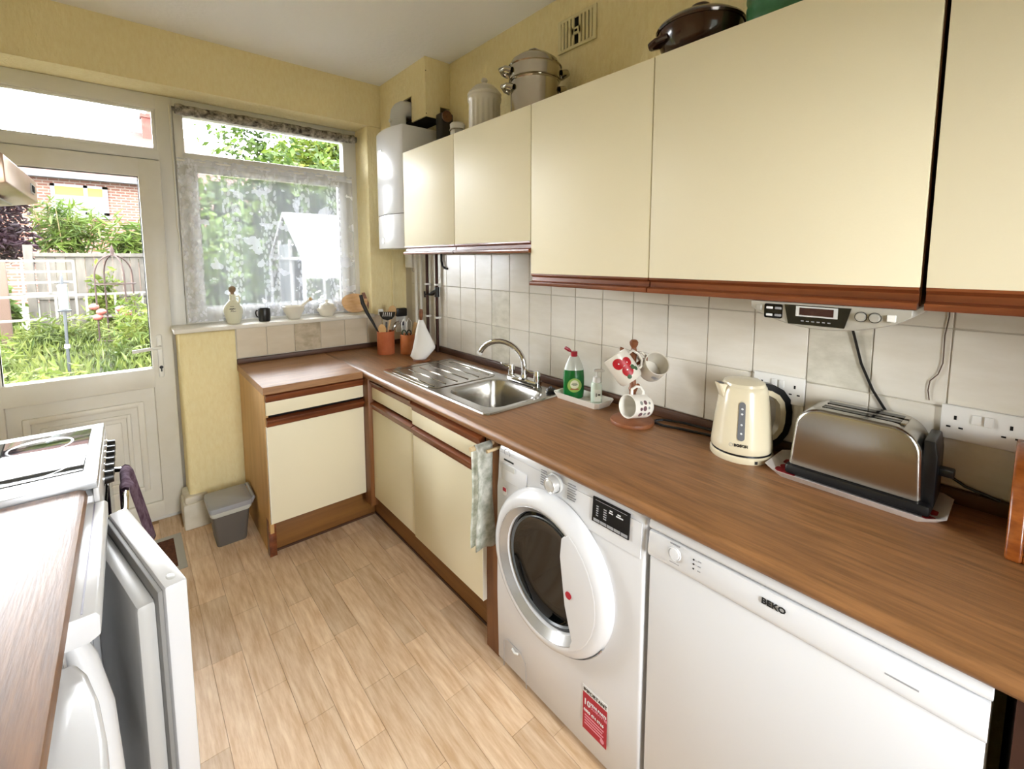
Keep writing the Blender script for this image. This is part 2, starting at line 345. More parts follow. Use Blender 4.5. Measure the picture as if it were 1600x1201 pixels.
# window
wn = T('window_1', (-.8, YD, ZS), 'white kitchen window with a long top light', kind='structure')
W0, W1 = -1.315, -.30
f = MB(); bar(f, W0, W0+.055, ZS, ZL, YD, YD+.07); bar(f, W1-.06, RX+.012, ZS, ZL, YD, YD+.07); bar(f, W0+.04, W1-.04, 2.315, ZL, YD, YD+.07); bar(f, W0+.04, W1-.04, 2.055, 2.115, YD, YD+.07); bar(f, W0+.04, W1-.04, ZS, ZS+.06, YD, YD+.07)
B(f, 'frame', upvc, wn)
f = MB(); ringf(f, W0+.05, W1-.045, ZS+.05, 2.065, .055, YD-.015, YD+.05, .008); sash = B(f, 'sash', upvc, wn)
B(MB().box(W0+.09, W1-.09, YD+.012, YD+.018, ZS+.09, 2.02), 'pane', GLASS, sash)
gk = MB(); ringf(gk, W0+.103, W1-.098, ZS+.103, 2.012, .005, YD-.004, YD+.012, 0); B(gk, 'gasket', black_pl, sash)
B(MB().box(W0+.05, W1-.05, YD+.035, YD+.041, 2.11, 2.32), 'top_light_pane', GLASS, wn)
S(MB().tube([(-1.322, YD-.012, 2.36), (-1.318, YD-.012, 1.9), (-1.322, YD-.012, 1.70), (-1.314, YD-.012, 1.62), (-1.32, YD-.012, 1.55)], .003, 6), 'blind_cord', M('cord_white', 'E4DFCF', .8), (-1.32, YD-.012, 1.55), 'thin white blind cord hanging down the window mullion', 'cord')
# rolled floral blind at the window head
def lumpy(prof_r, pts):
    pass
rb = T('roller_blind', (-.8, .13, 2.29), 'rolled-up dark floral blind along the window head', 'blind')
r_ = random.Random(3)
pts = [(-1.30+k*.02485, .135+r_.uniform(-.003, .003), 2.33+r_.uniform(-.002, .002)) for k in range(41)]
B(MB().tube(pts, [.027+r_.uniform(-.003, .003) for _ in pts], 12), 'rolled_fabric', M('dark_floral_fabric', '241E1A', .9, var=(38, 'BDB5A6')), rb)
B(MB().cyl((-1.315, .135, 2.33), (-1.298, .135, 2.33), .012), 'bracket', M('dull_metal', '6B675E', .4, .8), rb); B(MB().cyl((-.312, .135, 2.33), (-.29, .135, 2.33), .02), 'bracket', M('dull_metal', '6B675E', .4, .8), rb)

# lace net curtain
def lace():
    m = bpy.data.materials.new('white_lace'); m.use_nodes = True; nt = m.node_tree; N = nt.nodes; L = nt.links; N.clear()
    out = N.new('ShaderNodeOutputMaterial'); mx = N.new('ShaderNodeMixShader'); tr = N.new('ShaderNodeBsdfTransparent'); df = N.new('ShaderNodeBsdfDiffuse'); tl = N.new('ShaderNodeBsdfTranslucent'); m2 = N.new('ShaderNodeMixShader'); m2.inputs[0].default_value = .16
    df.inputs[0].default_value = (.84, .86, .92, 1); tl.inputs[0].default_value = (.62, .65, .74, 1)
    L.new(df.outputs[0], m2.inputs[1]); L.new(tl.outputs[0], m2.inputs[2])
    tc = N.new('ShaderNodeTexCoord'); sep = N.new('ShaderNodeSeparateXYZ'); L.new(tc.outputs['Generated'], sep.inputs[0])
    cb_ = N.new('ShaderNodeCombineXYZ'); L.new(sep.outputs[0], cb_.inputs[0]); L.new(sep.outputs[2], cb_.inputs[1]); uv = cb_.outputs[0]
    # leafy sprigs: stretched voronoi cells, warped
    def math_(op, a, b=None):
        n = N.new('ShaderNodeMath'); n.operation = op
        for i, v in enumerate((a, b)):
            if v is None: continue
            if isinstance(v, (int, float)): n.inputs[i].default_value = v
            else: L.new(v, n.inputs[i])
        return n.outputs[0]
    no = N.new('ShaderNodeTexNoise'); no.inputs['Scale'].default_value = 6; L.new(uv, no.inputs['Vector'])
    mixv = N.new('ShaderNodeVectorMath'); mixv.operation = 'MULTIPLY_ADD'; L.new(no.outputs['Color'], mixv.inputs[0]); mixv.inputs[1].default_value = (.08, .08, .0); L.new(uv, mixv.inputs[2])
    mp = N.new('ShaderNodeMapping'); mp.inputs['Scale'].default_value = (46, 24, 1); mp.inputs['Rotation'].default_value = (0, 0, .7); L.new(mixv.outputs[0], mp.inputs[0])
    vo = N.new('ShaderNodeTexVoronoi'); vo.voronoi_dimensions = '2D'; vo.inputs['Scale'].default_value = 1.0; L.new(mp.outputs[0], vo.inputs['Vector'])
    leafm = math_('LESS_THAN', vo.outputs['Distance'], .37)
    # sprigs run in upright bands
    band = math_('GREATER_THAN', math_('SINE', math_('MULTIPLY', sep.outputs[0], 31.0)), .15)
    spr = math_('MULTIPLY', leafm, band)
    nb = N.new('ShaderNodeTexNoise'); nb.inputs['Scale'].default_value = 9; nb.inputs['Detail'].default_value = 3; L.new(uv, nb.inputs['Vector'])
    flo = math_('MULTIPLY', math_('GREATER_THAN', nb.outputs[0], .60), .45)
    top = math_('MULTIPLY', math_('GREATER_THAN', sep.outputs[2], .955), .35)
    bot = math_('MULTIPLY', math_('LESS_THAN', sep.outputs[2], .10), .18)
    fac = math_('ADD', math_('ADD', math_('ADD', .31, math_('MULTIPLY', spr, .34)), flo), math_('ADD', top, bot))
    fac = math_('MINIMUM', fac, .9)
    L.new(fac, mx.inputs[0]); L.new(tr.outputs[0], mx.inputs[1]); L.new(m2.outputs[0], mx.inputs[2]); L.new(mx.outputs[0], out.inputs[0]); return m
rc = random.Random(8); ph = [rc.uniform(0, 6) for _ in range(4)]
def cur(u, v):
    x = -1.305+u*.985; z = 1.145+v*.93
    a = .010*math.sin(u*58+ph[0])+.008*math.sin(u*31+ph[1]+v*1.5)+.004*math.sin(u*97+ph[2])
    return (x, .155+a*(1.15-.5*v), z+.004*math.sin(u*140) * (1 if v > .98 else 0))
nc = T('net_curtain', (-.81, .155, 1.145), 'white lace net curtain with leaf pattern across the window', 'curtain')
B(MB().grid(cur, 150, 10), 'lace', lace(), nc, ang=180)
B(MB().tube([(-1.305, .158, 2.062), (-.32, .158, 2.062)], .005, 6), 'curtain_wire', white_pl, nc)

# ============================================================ UNITS AND WORKTOPS
def top_strip_x(mb, y0, y1, z1, xf, h=.042):          # finger-grip strip along the top of a front that faces -x
    poly = [(xf+.018, z1-h), (xf, z1-h), (xf-.002, z1-h+.012), (xf-.012, z1-.016), (xf-.012, z1-.008), (xf+.0, z1-.004), (xf+.008, z1), (xf+.018, z1)]
    mb.prism(poly, 'y', y0, y1); return mb
def top_strip_y(mb, x0, x1, z1, yf, h=.042):
    poly = [(yf+.018, z1-h), (yf, z1-h), (yf-.002, z1-h+.012), (yf-.012, z1-.016), (yf-.012, z1-.008), (yf, z1-.004), (yf+.008, z1), (yf+.018, z1)]
    mb.prism(poly, 'x', x0, x1); return mb
# --- base unit under the window counter (faces the room)
XB = -1.092
bu = T('base_unit', (-.84, -.32, 0), 'cream base unit under the window counter with oak end panel and one drawer', 'cabinet')
B(MB().box(XB, XB+.018, -.605, -.005, .14, .861).box(XB+.004, XB+.03, -.545, -.02, 0, .16), 'end_panel', oak_z, bu, 'light oak end panel')
B(MB().box(XB+.018, -.606, -.595, -.02, .205, .861), 'carcass', dark_gap, bu)
B(MB().box(XB+.0, -.518, -.535, -.52, .0, .20, .002), 'plinth', plinth_x, bu)
B(MB().box(XB-.001, XB+.033, -.575, -.536, .0, .196, .001), 'plinth_edge', strip, bu)
B(MB().box(XB, -.52, -.54, -.535, .0, .012), 'plinth_seal', edge_dark_x, bu)
d = B(MB().box(XB+.006, -.603, -.624, -.606, .752, .822, .001), 'drawer_front', cream, bu); B(top_strip_y(MB(), XB+.006, -.603, .860, -.624), 'handle_strip', strip_x, d)
d = B(MB().box(XB+.006, -.603, -.624, -.606, .198, .694, .001), 'door', cream, bu); B(top_strip_y(MB(), XB+.006, -.603, .737, -.624), 'handle_strip', strip_x, d)
B(MB().box(XB+.003, XB+.0065, -.625, -.606, .198, .694), 'door_edging', cream_edge, d)
# --- sink unit (faces the left)
XF = -.582
su = T('sink_unit', (-.30, -1.2, 0), 'cream sink base unit with two doors and two false drawer fronts', 'cabinet')
B(MB().box(-.602, XF+.02, -.69, -.605, .14, .868, .001), 'corner_post', strip_z, su)
B(MB().box(XF+.018, -.02, -1.70, -.66, .205, .70), 'carcass', dark_gap, su)
B(MB().box(XF+.012, -.02, -1.775, -1.702, .0, .861), 'end_panel', strip_z, su)
B(MB().box(-.515, -.50, -1.76, -.52, 0, .20), 'plinth', plinth_y, su)
B(MB().box(-.519, -.515, -1.76, -.52, 0, .012), 'plinth_seal', edge_dark, su)
for y0, y1, dx, dz in ((-1.152, -.692, 0, 0), (-1.70, -1.164, -.010, -.004)):
    d = B(MB().box(XF+dx, XF+dx+.018, y0, y1, .752+dz, .822+dz, .001), 'drawer_front', cream, su); B(top_strip_x(MB(), y0, y1, .860+dz, XF+dx), 'handle_strip', strip, d)
    d = B(MB().box(XF+dx*.6, XF+dx*.6+.018, y0, y1, .192, .694, .001), 'door', cream, su); B(top_strip_x(MB(), y0, y1, .737, XF+dx*.6), 'handle_strip', strip, d)
    B(MB().box(XF+dx*.6-.0005, XF+dx*.6+.018, y0-.003, y0, .192, .694), 'door_edging', cream_edge, d)
# --- end unit beyond the dishwasher
eu = T('end_unit', (-.30, -3.25, 0), 'cream base unit with dark side panel beyond the dishwasher', 'cabinet')
B(MB().box(-.59, -.02, -3.06, -3.035, 0, .861), 'side_panel', M('dark_brown_panel', '3A2016', .5), eu)
B(MB().box(-.56, -.02, -3.55, -3.06, .12, .861), 'carcass', dark_gap, eu)
d = B(MB().box(-.59, -.565, -3.54, -3.065, .15, .80), 'door', cream, eu); B(top_strip_x(MB(), -3.54, -3.065, .845, -.59), 'handle_strip', strip, d)
# --- worktops
ZT, ZBt = .90, .862
def wt_profile(xf):   # post-formed rounded front, in (x, z)
    r = (ZT-ZBt)/2
    return [(0, ZBt), (xf+r, ZBt)]+[(xf+r-r*math.sin(a), (ZT+ZBt)/2-r*math.cos(a)) for a in [PI*k/8 for k in range(1, 8)]]+[(xf+r, ZT), (0, ZT)]
XE = -.612
wt = MB(); SY0, SY1, SX0, SX1 = -1.60, -1.255, -.465, -.155     # bowl opening
wt.prism(wt_profile(XE), 'y', -3.62, SY0-.02).prism(wt_profile(XE), 'y', SY1+.02, -.002)
wt.prism([(SX0-.015, ZBt), (XE+.015, ZBt)]+wt_profile(XE)[2:-2]+[(XE+.015, ZT), (SX0-.015, ZT)], 'y', SY0-.02, SY1+.02)
wt.box(SX1+.015, 0, SY0-.02, SY1+.02, ZBt, ZT)
S(wt, 'worktop', wtop_y, (-.3, -1.8, ZBt), 'brown wood-effect worktop with the sink, rounded front edge', 'worktop')
S(MB().prism([(-.002, ZBt), (-.644, ZBt), (-.648, ZBt+.004), (-.648, ZT-.002), (-.644, ZT), (-.002, ZT)], 'x', XB-.008, XE+.0005), 'worktop', wtop_x, (-.84, -.32, ZBt), 'brown wood-effect counter running under the window sill', 'worktop')
S(MB().box(-.02, 0, -3.6, -.02, ZT, .937, .004), 'trim_4', edge_dark, (-.01, -1.8, ZT), 'dark brown upstand strip along the tiled wall', kind='structure')
S(MB().box(-1.10, -.02, -.02, 0, ZT, .93, .004), 'trim_5', edge_dark_x, (-.55, -.01, ZT), 'dark brown upstand strip under the sill tiles', kind='structure')

# --- wall cabinets
ZT2 = 2.119; XU = -.304
def wall_cab(y0, y1, zb, label, dx=0, hh=.047):
    c = T('wall_cabinet', (-.15, (y0+y1)/2, zb), label, 'cabinet', 'cream wall cabinets')
    B(MB().box(XU+.02, -.001, y1+.001, y0-.001, zb+.006, ZT2-.004), 'carcass', strip_z, c)
    B(MB().box(XU+.02, -.001, y1+.001, y0-.001, ZT2-.004, ZT2-.0015), 'top_board', cream, c)
    d = B(MB().box(XU+dx, XU+dx+.018, y1+.0025, y0-.0025, zb+hh, ZT2, .001), 'door', cream, c)
    X = XU+dx
    B(MB().prism([(X+.019, zb), (X-.008, zb), (X-.010, zb+.004), (X-.009, zb+.014), (X+.008, zb+.019), (X+.010, zb+hh-.014), (X, zb+hh-.006), (X, zb+hh), (X+.019, zb+hh)], 'y', y1+.003, y0-.003), 'handle_strip', strip, d)
    return c
wall_cab(-.571, -1.102, 1.537, 'short cream wall cabinet right beside the boiler')
wall_cab(-1.102, -1.658, 1.537, 'short cream wall cabinet over the drainer, under the ribbed white jar')
wall_cab(-1.658, -2.207, 1.405, 'tall cream wall cabinet above the washing-up bottles and sink')
wall_cab(-2.207, -2.852, 1.405, 'wide cream wall cabinet with the radio hung beneath', -.003)
wall_cab(-2.857, -3.5, 1.405, 'cream wall cabinet at the end of the row, above the bread bin')

# ============================================================ SINK AND TAP
sk = T('sink', (-.30, -1.17, ZT), 'stainless steel inset sink with ribbed drainer and square bowl', 'sink')
def rrect(x0, x1, y0, y1, r, z, n=5):
    P = []
    for cx_, cy_, a in ((x1-r, y1-r, 0), (x0+r, y1-r, PI/2), (x0+r, y0+r, PI), (x1-r, y0+r, 1.5*PI)):
        for k in range(n+1): P.append((cx_+r*math.cos(a+PI/2*k/n), cy_+r*math.sin(a+PI/2*k/n), z))
    return P
KX0, KX1, KY0, KY1 = -.527, -.075, -1.648, -.705
z = ZT
outer = [rrect(KX0, KX1, KY0, KY1, .025, z+.0005), rrect(KX0+.003, KX1-.003, KY0+.003, KY1-.003, .023, z+.006), rrect(KX0+.012, KX1-.012, KY0+.012, KY1-.012, .02, z+.007)]
bowl_r = [rrect(SX0-.012, SX1+.012, SY0-.012, SY1+.012, .07, z+.006), rrect(SX0-.002, SX1+.002, SY0-.002, SY1+.002, .065, z+.002), rrect(SX0+.006, SX1-.006, SY0+.006, SY1-.006, .06, z-.02), rrect(SX0+.02, SX1-.02, SY0+.02, SY1-.02, .06, z-.15), rrect(SX0+.045, SX1-.045, SY0+.045, SY1-.045, .05, z-.17)]
rim = MB(); rim.loft(outer, False)
# deck between the outer rim and the bowl / drainer
t = bmesh.new(); A = [t.verts.new(p) for p in outer[-1]]; Bv = [t.verts.new(p) for p in bowl_r[0]]
ea = [t.edges.new((A[i], A[(i+1) % len(A)])) for i in range(len(A))]; eb = [t.edges.new((Bv[i], Bv[(i+1) % len(Bv)])) for i in range(len(Bv))]
bmesh.ops.triangle_fill(t, use_beauty=True, use_dissolve=False, edges=ea+eb)
bmesh.ops.recalc_face_normals(t, faces=t.faces); rim._merge(t)
B(rim, 'rim', steel, sk)
bl = MB(); bl.loft(bowl_r, False); t = bmesh.new(); t.faces.new([t.verts.new(p) for p in bowl_r[-1]]); bl._merge(t)
bo = B(bl, 'bowl', steel, sk)
B(MB().lathe([(0, .003), (.022, .003), (.034, .001), (.036, 0)], 24, (-.31, -1.43, z-.17)), 'waste', chrome, bo)
B(MB().lathe([(.012, .001), (.02, .004), (.024, 0)], 20, mat=Matrix.Translation((SX1-.012, -1.53, z-.05)) @ Matrix.Rotation(-PI/2, 4, 'Y')), 'overflow', chrome, bo)
B(MB().tube([(SX1-.015, -1.53, z-.055), (SX1-.02, -1.545, z-.10), (SX1-.03, -1.56, z-.13), (SX1-.012, -1.575, z-.06), (SX1+.02, -1.585, z+.008)], .0018, 6), 'plug_chain', steel_p, bo)
for k in range(6):
    xk = -.475+k*.066
    B(MB().box(xk-.004, xk+.004, -1.17, -.79, z+.006, z+.0105, .002, 1), 'drainer_rib', steel_p, sk)
dt = MB(); ringf_pts = rrect(-.505, -.115, -1.21, -.75, .05, z+.0072); dt.tube(ringf_pts, .0022, 6, closed=True); B(dt, 'drainer_edge', steel_p, sk)
S(MB().lathe([(0, 0), (.022, 0), (.024, .008), (.02, .016), (.008, .018), (.006, .026), (0, .027)], 20, (-.12, -1.60, z+.0075)), 'sink_plug', black_pl, (-.12, -1.60, z+.0075), 'black rubber sink plug lying behind the bowl', 'plug')
tp = T('mixer_tap', (-.112, -1.405, z+.007), 'chrome bridge mixer tap with swan-neck spout', 'tap')
zz = z+.007
B(MB().box(-.135, -.09, -1.515, -1.30, zz, zz+.03, .008), 'bridge', chrome, tp)
for yy in (-1.315, -1.50):
    p = B(MB().cyl((-.112, yy, zz), (-.112, yy, zz+.055), .02, .016, 20).cyl((-.112, yy, zz+.055), (-.112, yy, zz+.075), .017, .014, 20), 'valve', chrome, tp)
    B(MB().tube([(-.112, yy, zz+.066), (-.122, yy+.03, zz+.064), (-.128, yy+.055, zz+.072), (-.13, yy+.06, zz+.082)], [.009, .006, .006, .004], 8), 'lever', chrome, p)
# spout arcs out along the wall and over the bowl
sp = [(-.112, -1.41, zz+.03), (-.112, -1.41, zz+.08)]
ctr = Vector((-.112, -1.41, zz+.08)); dirv = Vector((-.33, .94, 0)).normalized()
for k in range(1, 13):
    a = PI*.86*k/12; sp.append(ctr+dirv*(.135-.135*math.cos(a))+UP*(.115*math.sin(a)))
B(MB().tube(sp, [.0135]*len(sp), 14), 'spout', chrome, tp)
B(MB().cyl((-.112, -1.41, zz+.02), (-.112, -1.41, zz+.045), .019, .015, 18), 'collar', chrome, tp)
e = Vector(sp[-1]); e2 = e+(e-Vector(sp[-2])).normalized()*.012
B(MB().cyl(e, e2, .0155, n=16), 'nozzle', white_pl, tp)

# ============================================================ WASHING MACHINE
wm = T('washing_machine', (-.30, -2.10, 0), 'white front-loading washing machine with round black glass door', 'washing machine')
WY0, WY1 = -2.403, -1.797; WX = -.592
prof = [(-.03, .012), (WX+.02, .012), (WX, .04), (WX-.006, .3), (WX-.004, .70), (WX, .735), (WX+.006, .835), (WX+.02, .858), (-.03, .858)]
B(MB().prism(prof, 'y', WY0, WY1, .008, 3), 'body', white_ap, wm)
B(MB().prism([(WX-.0035, .737), (WX+.002, .832), (WX+.004, .832), (WX+.004, .737)], 'y', WY0+.012, WY1-.012), 'control_panel', white_ap, wm)
dr_ = MB(); dr_.prism([(WX-.006, .74), (WX-.004, .80), (WX+.004, .80), (WX+.004, .74)], 'y', -1.955, -1.83, .003); B(dr_, 'detergent_drawer', M('drawer_white', 'E3E4E6', .3), wm)
B(MB().prism([(WX-.0078, .782), (WX-.0068, .799), (WX, .799), (WX, .782)], 'y', -1.90, -1.835), 'drawer_grip', grey_pl, wm)
DY, DZ = -2.072, .540
Rm = Matrix.Translation((WX-.004, DY, DZ)) @ Matrix.Rotation(-PI/2, 4, 'Y') @ Matrix.Diagonal((1.035, 1.035, .75, 1))     # local z -> -x ; local x -> z
door = B(MB().lathe([(.238, 0), (.24, .012), (.235, .035), (.222, .055), (.205, .064), (.196, .062), (.176, .035), (.172, .022)], 64, mat=Rm), 'door', white_ap, wm)
B(MB().lathe([(.176, .0356), (.196, .0626), (.194, .064), (.174, .038)], 64, mat=Rm), 'bezel', M('silver_bezel', 'B9B9B8', .25, .6), door)
B(MB().lathe([(.174, .022), (.160, .030), (.152, .024), (.142, .014), (.11, .009), (0, .006)], 64, mat=Rm), 'glass', M('dark_door_glass', '07090A', .04, spec=.6), door)
B(MB().lathe([(.162, .028), (.158, .033), (.154, .026)], 64, mat=Rm), 'glass_rim', M('grey_rubber', '555A5C', .3), door)
# handle band filling the near side of the ring: outline in (y, z)
ob = []
for k in range(0, 13):
    a = -1.02+2.04*k/12; ob.append((DY-.217*math.cos(a), DZ+.217*math.sin(a)))
ib = [(DY-.085, DZ+.158), (DY-.080, DZ+.10), (DY-.090, DZ+.03), (DY-.10, DZ-.04), (DY-.118, DZ-.10), (DY-.13, DZ-.135)]
B(MB().prism(ob+ib, 'x', WX-.0525, WX-.036, .005, 3), 'door_grip', white_ap, door)
B(MB().cyl((WX-.0542, DY-.118, DZ+.0), (WX-.052, DY-.118, DZ+.0), .011, n=24), 'red_badge', M('badge_red', 'B1122E', .4), door)
dc = Matrix.Translation((WX-.004, DY, DZ)) @ Matrix.Rotation(-PI/2, 4, 'Y')
B(MB().lathe([(.2405, .004), (.243, .010), (.243, .022), (.2405, .026)], 40, a0=2.2, a1=5.3 if False else 4.2, mat=Rm), 'chrome_arc', chrome, door)
# dial
Rk = Matrix.Translation((WX+.002, -2.083, .821)) @ Matrix.Rotation(-PI/2, 4, 'Y')
dk = B(MB().lathe([(.031, 0), (.031, .006), (.028, .009), (.027, .006)], 32, mat=Rk), 'dial_ring', grey_pl, wm)
B(MB().lathe([(.026, 0), (.024, .028), (.022, .031), (.019, .029), (.012, .033), (0, .034)], 32, mat=Rk), 'dial', M('dial_silver', 'CFCFCC', .25, .3), dk)
# display
dsp = B(MB().prism([(WX-.0058, .772), (WX-.001, .842), (WX+.003, .842), (WX+.003, .772)], 'y', -2.356, -2.233), 'display', black_gl, wm)
wh = M('print_white', 'E8E8E8', .5); gp = M('print_grey', '9A9A9C', .5); bk = M('print_black', '1A1A1A', .5); rd = M('sticker_red', 'B0152F', .4); pk = M('print_pink', 'E79AA8', .5)
dx_ = lambda zv: WX-.0066+(zv-.772)*.0048/.07
for k in range(5): B(MB().box(dx_(.778), dx_(.778)+.001, -2.239-k*.0232-.021, -2.239-k*.0232, .775, .783), 'display_key', gp, dsp)
for k in range(5):
    zk = .792+k*.0065; B(MB().box(dx_(zk), dx_(zk)+.001, -2.254, -2.247, zk, zk+.003), 'display_print', gp, dsp); B(MB().box(dx_(zk), dx_(zk)+.001, -2.282, -2.272, zk, zk+.003), 'display_print', gp, dsp)
for yk, wk, zk in ((-2.292, .009, .823), (-2.29, .013, .817), (-2.318, .010, .823), (-2.314, .022, .817)): B(MB().box(dx_(zk), dx_(zk)+.001, yk-wk, yk, zk, zk+.003), 'display_print', wh, dsp)
B(MB().box(dx_(.836), dx_(.836)+.001, -2.348, -2.243, .8355, .8365), 'display_line', gp, dsp)
NY = (0, -1, 0); NZ = (0, 0, 1)
for k in range(7):
    zk = .795+k*.0075; B(MB().box(WX-.0035+(k*.0006), WX-.001+(k*.0006), -2.045+.004*(k % 3), -2.02, zk, zk+.0022), 'programme_print', gp, wm); B(MB().box(WX-.0035+(k*.0006), WX-.001+(k*.0006), -2.165-.004*(k % 2), -2.135, zk, zk+.0022), 'programme_print', gp, wm)
B(MB().box(WX-.001, WX+.001, -1.885, -1.835, .8095, .8145), 'model_print', bk, wm)
B(MB().lathe([(.013, 0), (.0145, .0006), (.016, 0)], 28, mat=Matrix.Translation((WX+.0015, -1.85, .838)) @ Matrix.Rotation(-PI/2-.06, 4, 'Y')), 'maker_ring', gp, wm)
st = B(MB().cyl((WX-.0040, -1.842, .70), (WX-.0055, -1.842, .70), .016, n=28), 'round_sticker', wh, wm); B(MB().box(WX-.0062, WX-.005, -1.852, -1.835, .699, .712), 'sticker_print', rd, st)
# red notice, bottom corner
st = B(MB().box(WX-.0058, WX-.0045, -2.30, -2.212, .105, .225), 'notice_sticker', rd, wm)
B(MB().box(WX-.0056, WX-.0045, -2.302, -2.21, .225, .246), 'notice_heading', wh, st)
text('IMPORTANT', .0155, (WX-.0062, -2.2135, .2295), NY, NZ, bk, st)
text('10', .026, (WX-.0064, -2.215, .188), NY, NZ, wh, st, bold=.0006)
text('YEAR PARTS', .0105, (WX-.0064, -2.241, .1995), NY, NZ, wh, st, bold=.0003)
text('GUARANTEE', .0105, (WX-.0064, -2.241, .189), NY, NZ, pk, st)
text('0800 474 0766', .0122, (WX-.0064, -2.216, .165), NY, NZ, wh, st, bold=.0003)
for k in range(4): B(MB().box(WX-.0064, WX-.0055, -2.29+.004*(k % 2), -2.22, .152-k*.009, .1555-k*.009), 'notice_print', pk, st)
B(MB().cyl((WX-.0064, -2.285, .119), (WX-.0055, -2.285, .119), .007, n=16), 'notice_mark', pk, st)
B(MB().tube([(WX-.006, -1.84, .03), (WX-.006, -1.84, .13), (WX-.006, -1.86, .145), (WX-.006, -1.93, .145), (WX-.006, -1.955, .12), (WX-.005, -1.96, .03)], .0012, 5), 'filter_flap_line', gp, wm)
B(MB().tube([(WX-.006, -1.885, .128), (WX-.007, -1.90, .122), (WX-.006, -1.915, .128)], .004, 6), 'flap_grip', white_pl, wm)

# ============================================================ DISHWASHER
dw = T('dishwasher', (-.30, -2.71, 0), 'white under-counter dishwasher with black BEKO lettering', 'dishwasher')
D0, D1 = -3.012, -2.413; DX = -.588
B(MB().box(DX+.02, -.03, D0, D1, .01, .86, .004), 'body', white_ap, dw)
B(MB().prism([(-.3, .832), (DX-.002, .832), (DX-.006, .840), (DX-.002, .855), (DX+.012, .861), (-.3, .861)], 'y', D0, D1, .003), 'lid', white_ap, dw)
B(MB().box(DX-.004, DX+.025, D0+.003, D1-.003, .10, .762, .006), 'door', white_ap, dw)
cp = B(MB().prism([(DX+.02, .764), (DX-.008, .764), (DX-.012, .775), (DX-.006, .828), (DX+.02, .828)], 'y', D0+.002, D1-.002, .002), 'control_panel', white_ap, dw)
text('BEKO', .0165, (DX-.0115, -2.683, .800), NY, (.1, 0, 1), bk, cp, bold=.0006, wide=1.1)
Rb = Matrix.Translation((DX-.009, -2.487, .803)) @ Matrix.Rotation(-PI/2+.1, 4, 'Y')
B(MB().lathe([(.0165, 0), (.0155, .003), (.0135, .002), (.012, .004), (0, .005)], 28, mat=Rb), 'power_button', white_ap, cp)
for k in range(3): B(MB().cyl((DX-.0105, -2.535, .792+k*.011), (DX-.0095, -2.535, .792+k*.011), .0022, n=10), 'indicator', bk, cp); B(MB().box(DX-.0115+k*.0011, DX-.009+k*.0011, -2.552, -2.545, .791+k*.011, .793+k*.011), 'indicator_print', gp, cp)
B(MB().box(DX-.0105, DX-.008, -2.50, -2.475, .825, .8275).box(DX-.0115, DX-.009, -2.50, -2.475, .779, .7815), 'button_print', gp, cp)
B(MB().box(DX-.0105, DX-.009, -2.93, -2.885, .790, .793), 'model_print', gp, cp)
B(MB().box(-.55, DX+.04, D0+.01, D1-.01, .0, .10), 'kick_plate', white_pl, dw)

# ============================================================ TEA TOWEL ON ITS RAIL
rl = T('towel_rail', (-.60, -1.745, .84), 'pale wooden towel rail sticking out beside the sink unit', 'rail')
B(MB().cyl((-.55, -1.743, .838), (-.672, -1.743, .838), .009, n=12), 'rod', M('rail_wood', 'CDB58C', .6), rl)
B(MB().cyl((-.55, -1.778, .828), (-.625, -1.778, .828), .006, n=12), 'second_rod', M('rail_wood', 'CDB58C', .6), rl)
def twl(u, v):
    # drapes over the rod; u across (x), v along cloth
    x = -.655+u*.075; s = v*2-1
    wv = .006*math.sin(u*9+v*3)
    L_ = .385
    if abs(s) < .06: a = s/.06*PI/2; return (x, -1.743+.0115*math.sin(a)*(1 if 1 else 0), .838+.0115*math.cos(a))
    d_ = (abs(s)-.06)/.94*L_; y = -1.743+(.0115+.004+wv*.6)*(1 if s > 0 else -1)
    return (x+.012*math.sin(d_*14+u*3)*d_*2, y, .838-d_+.006*math.sin(u*6))
S(MB().grid(twl, 10, 44, .0025), 'tea_towel', M('faded_leaf_print_cotton', 'F0EFE8', .9, var=(30, 'A6AA98'), space='World'), (-.63, -1.743, .46), 'white leaf-print tea towel hanging beside the washing machine', 'tea towel', ang=180)

# ============================================================ BOILER AND PIPES
bo_ = T('boiler', (-.16, -.385, 1.572), 'white wall-hung boiler with bowed front beside the cabinets', 'boiler')
def boiler_outline():
    P = [(-.004, -.205), (-.29, -.205)]
    for k in range(0, 9): yy = -.21-.352*k/8; P.append((-.298-.028*math.sin(PI*k/8), yy))
    return P+[(-.004, -.562)]
B(MB().prism(boiler_outline(), 'z', 1.782, 2.288, .003, 2), 'casing', white_ap, bo_)
B(MB().prism(boiler_outline(), 'z', 1.575, 1.779, .003, 2), 'lower_panel', white_ap, bo_)
B(MB().prism([(a+.006 if a < -.1 else a, b) for a, b in boiler_outline()], 'z', 1.776, 1.785), 'seam', dark_gap, bo_)
Rg = Matrix.Translation((-.322, -.33, 1.625)) @ Matrix.Rotation(-PI/2, 4, 'Y')
B(MB().lathe([(.022, 0), (.02, .004), (.014, .002), (0, .004)], 24, mat=Rg), 'gauge', grey_pl, bo_)
B(MB().box(-.332, -.325, -.35, -.31, 2.165, 2.172, .002), 'badge', chrome, bo_)
fp = [(-.232, -.385, 2.288), (-.232, -.385, 2.38)]+[(-.18-.052*math.cos(a), -.385, 2.38+.052*math.sin(a)) for a in (.4, .8, 1.2, PI/2)]+[(-.13, -.385, 2.432)]
fu = T('boiler_flue', (-.232, -.385, 2.288), 'grey flue pipe rising from the boiler into the boxing', 'flue')
B(MB().tube(fp, .048, 20), 'pipe', grey_pl, fu)
B(MB().cyl((-.275, -.385, 2.345), (-.29, -.385, 2.345), .014, .01, 14), 'sample_point', white_pl, fu)
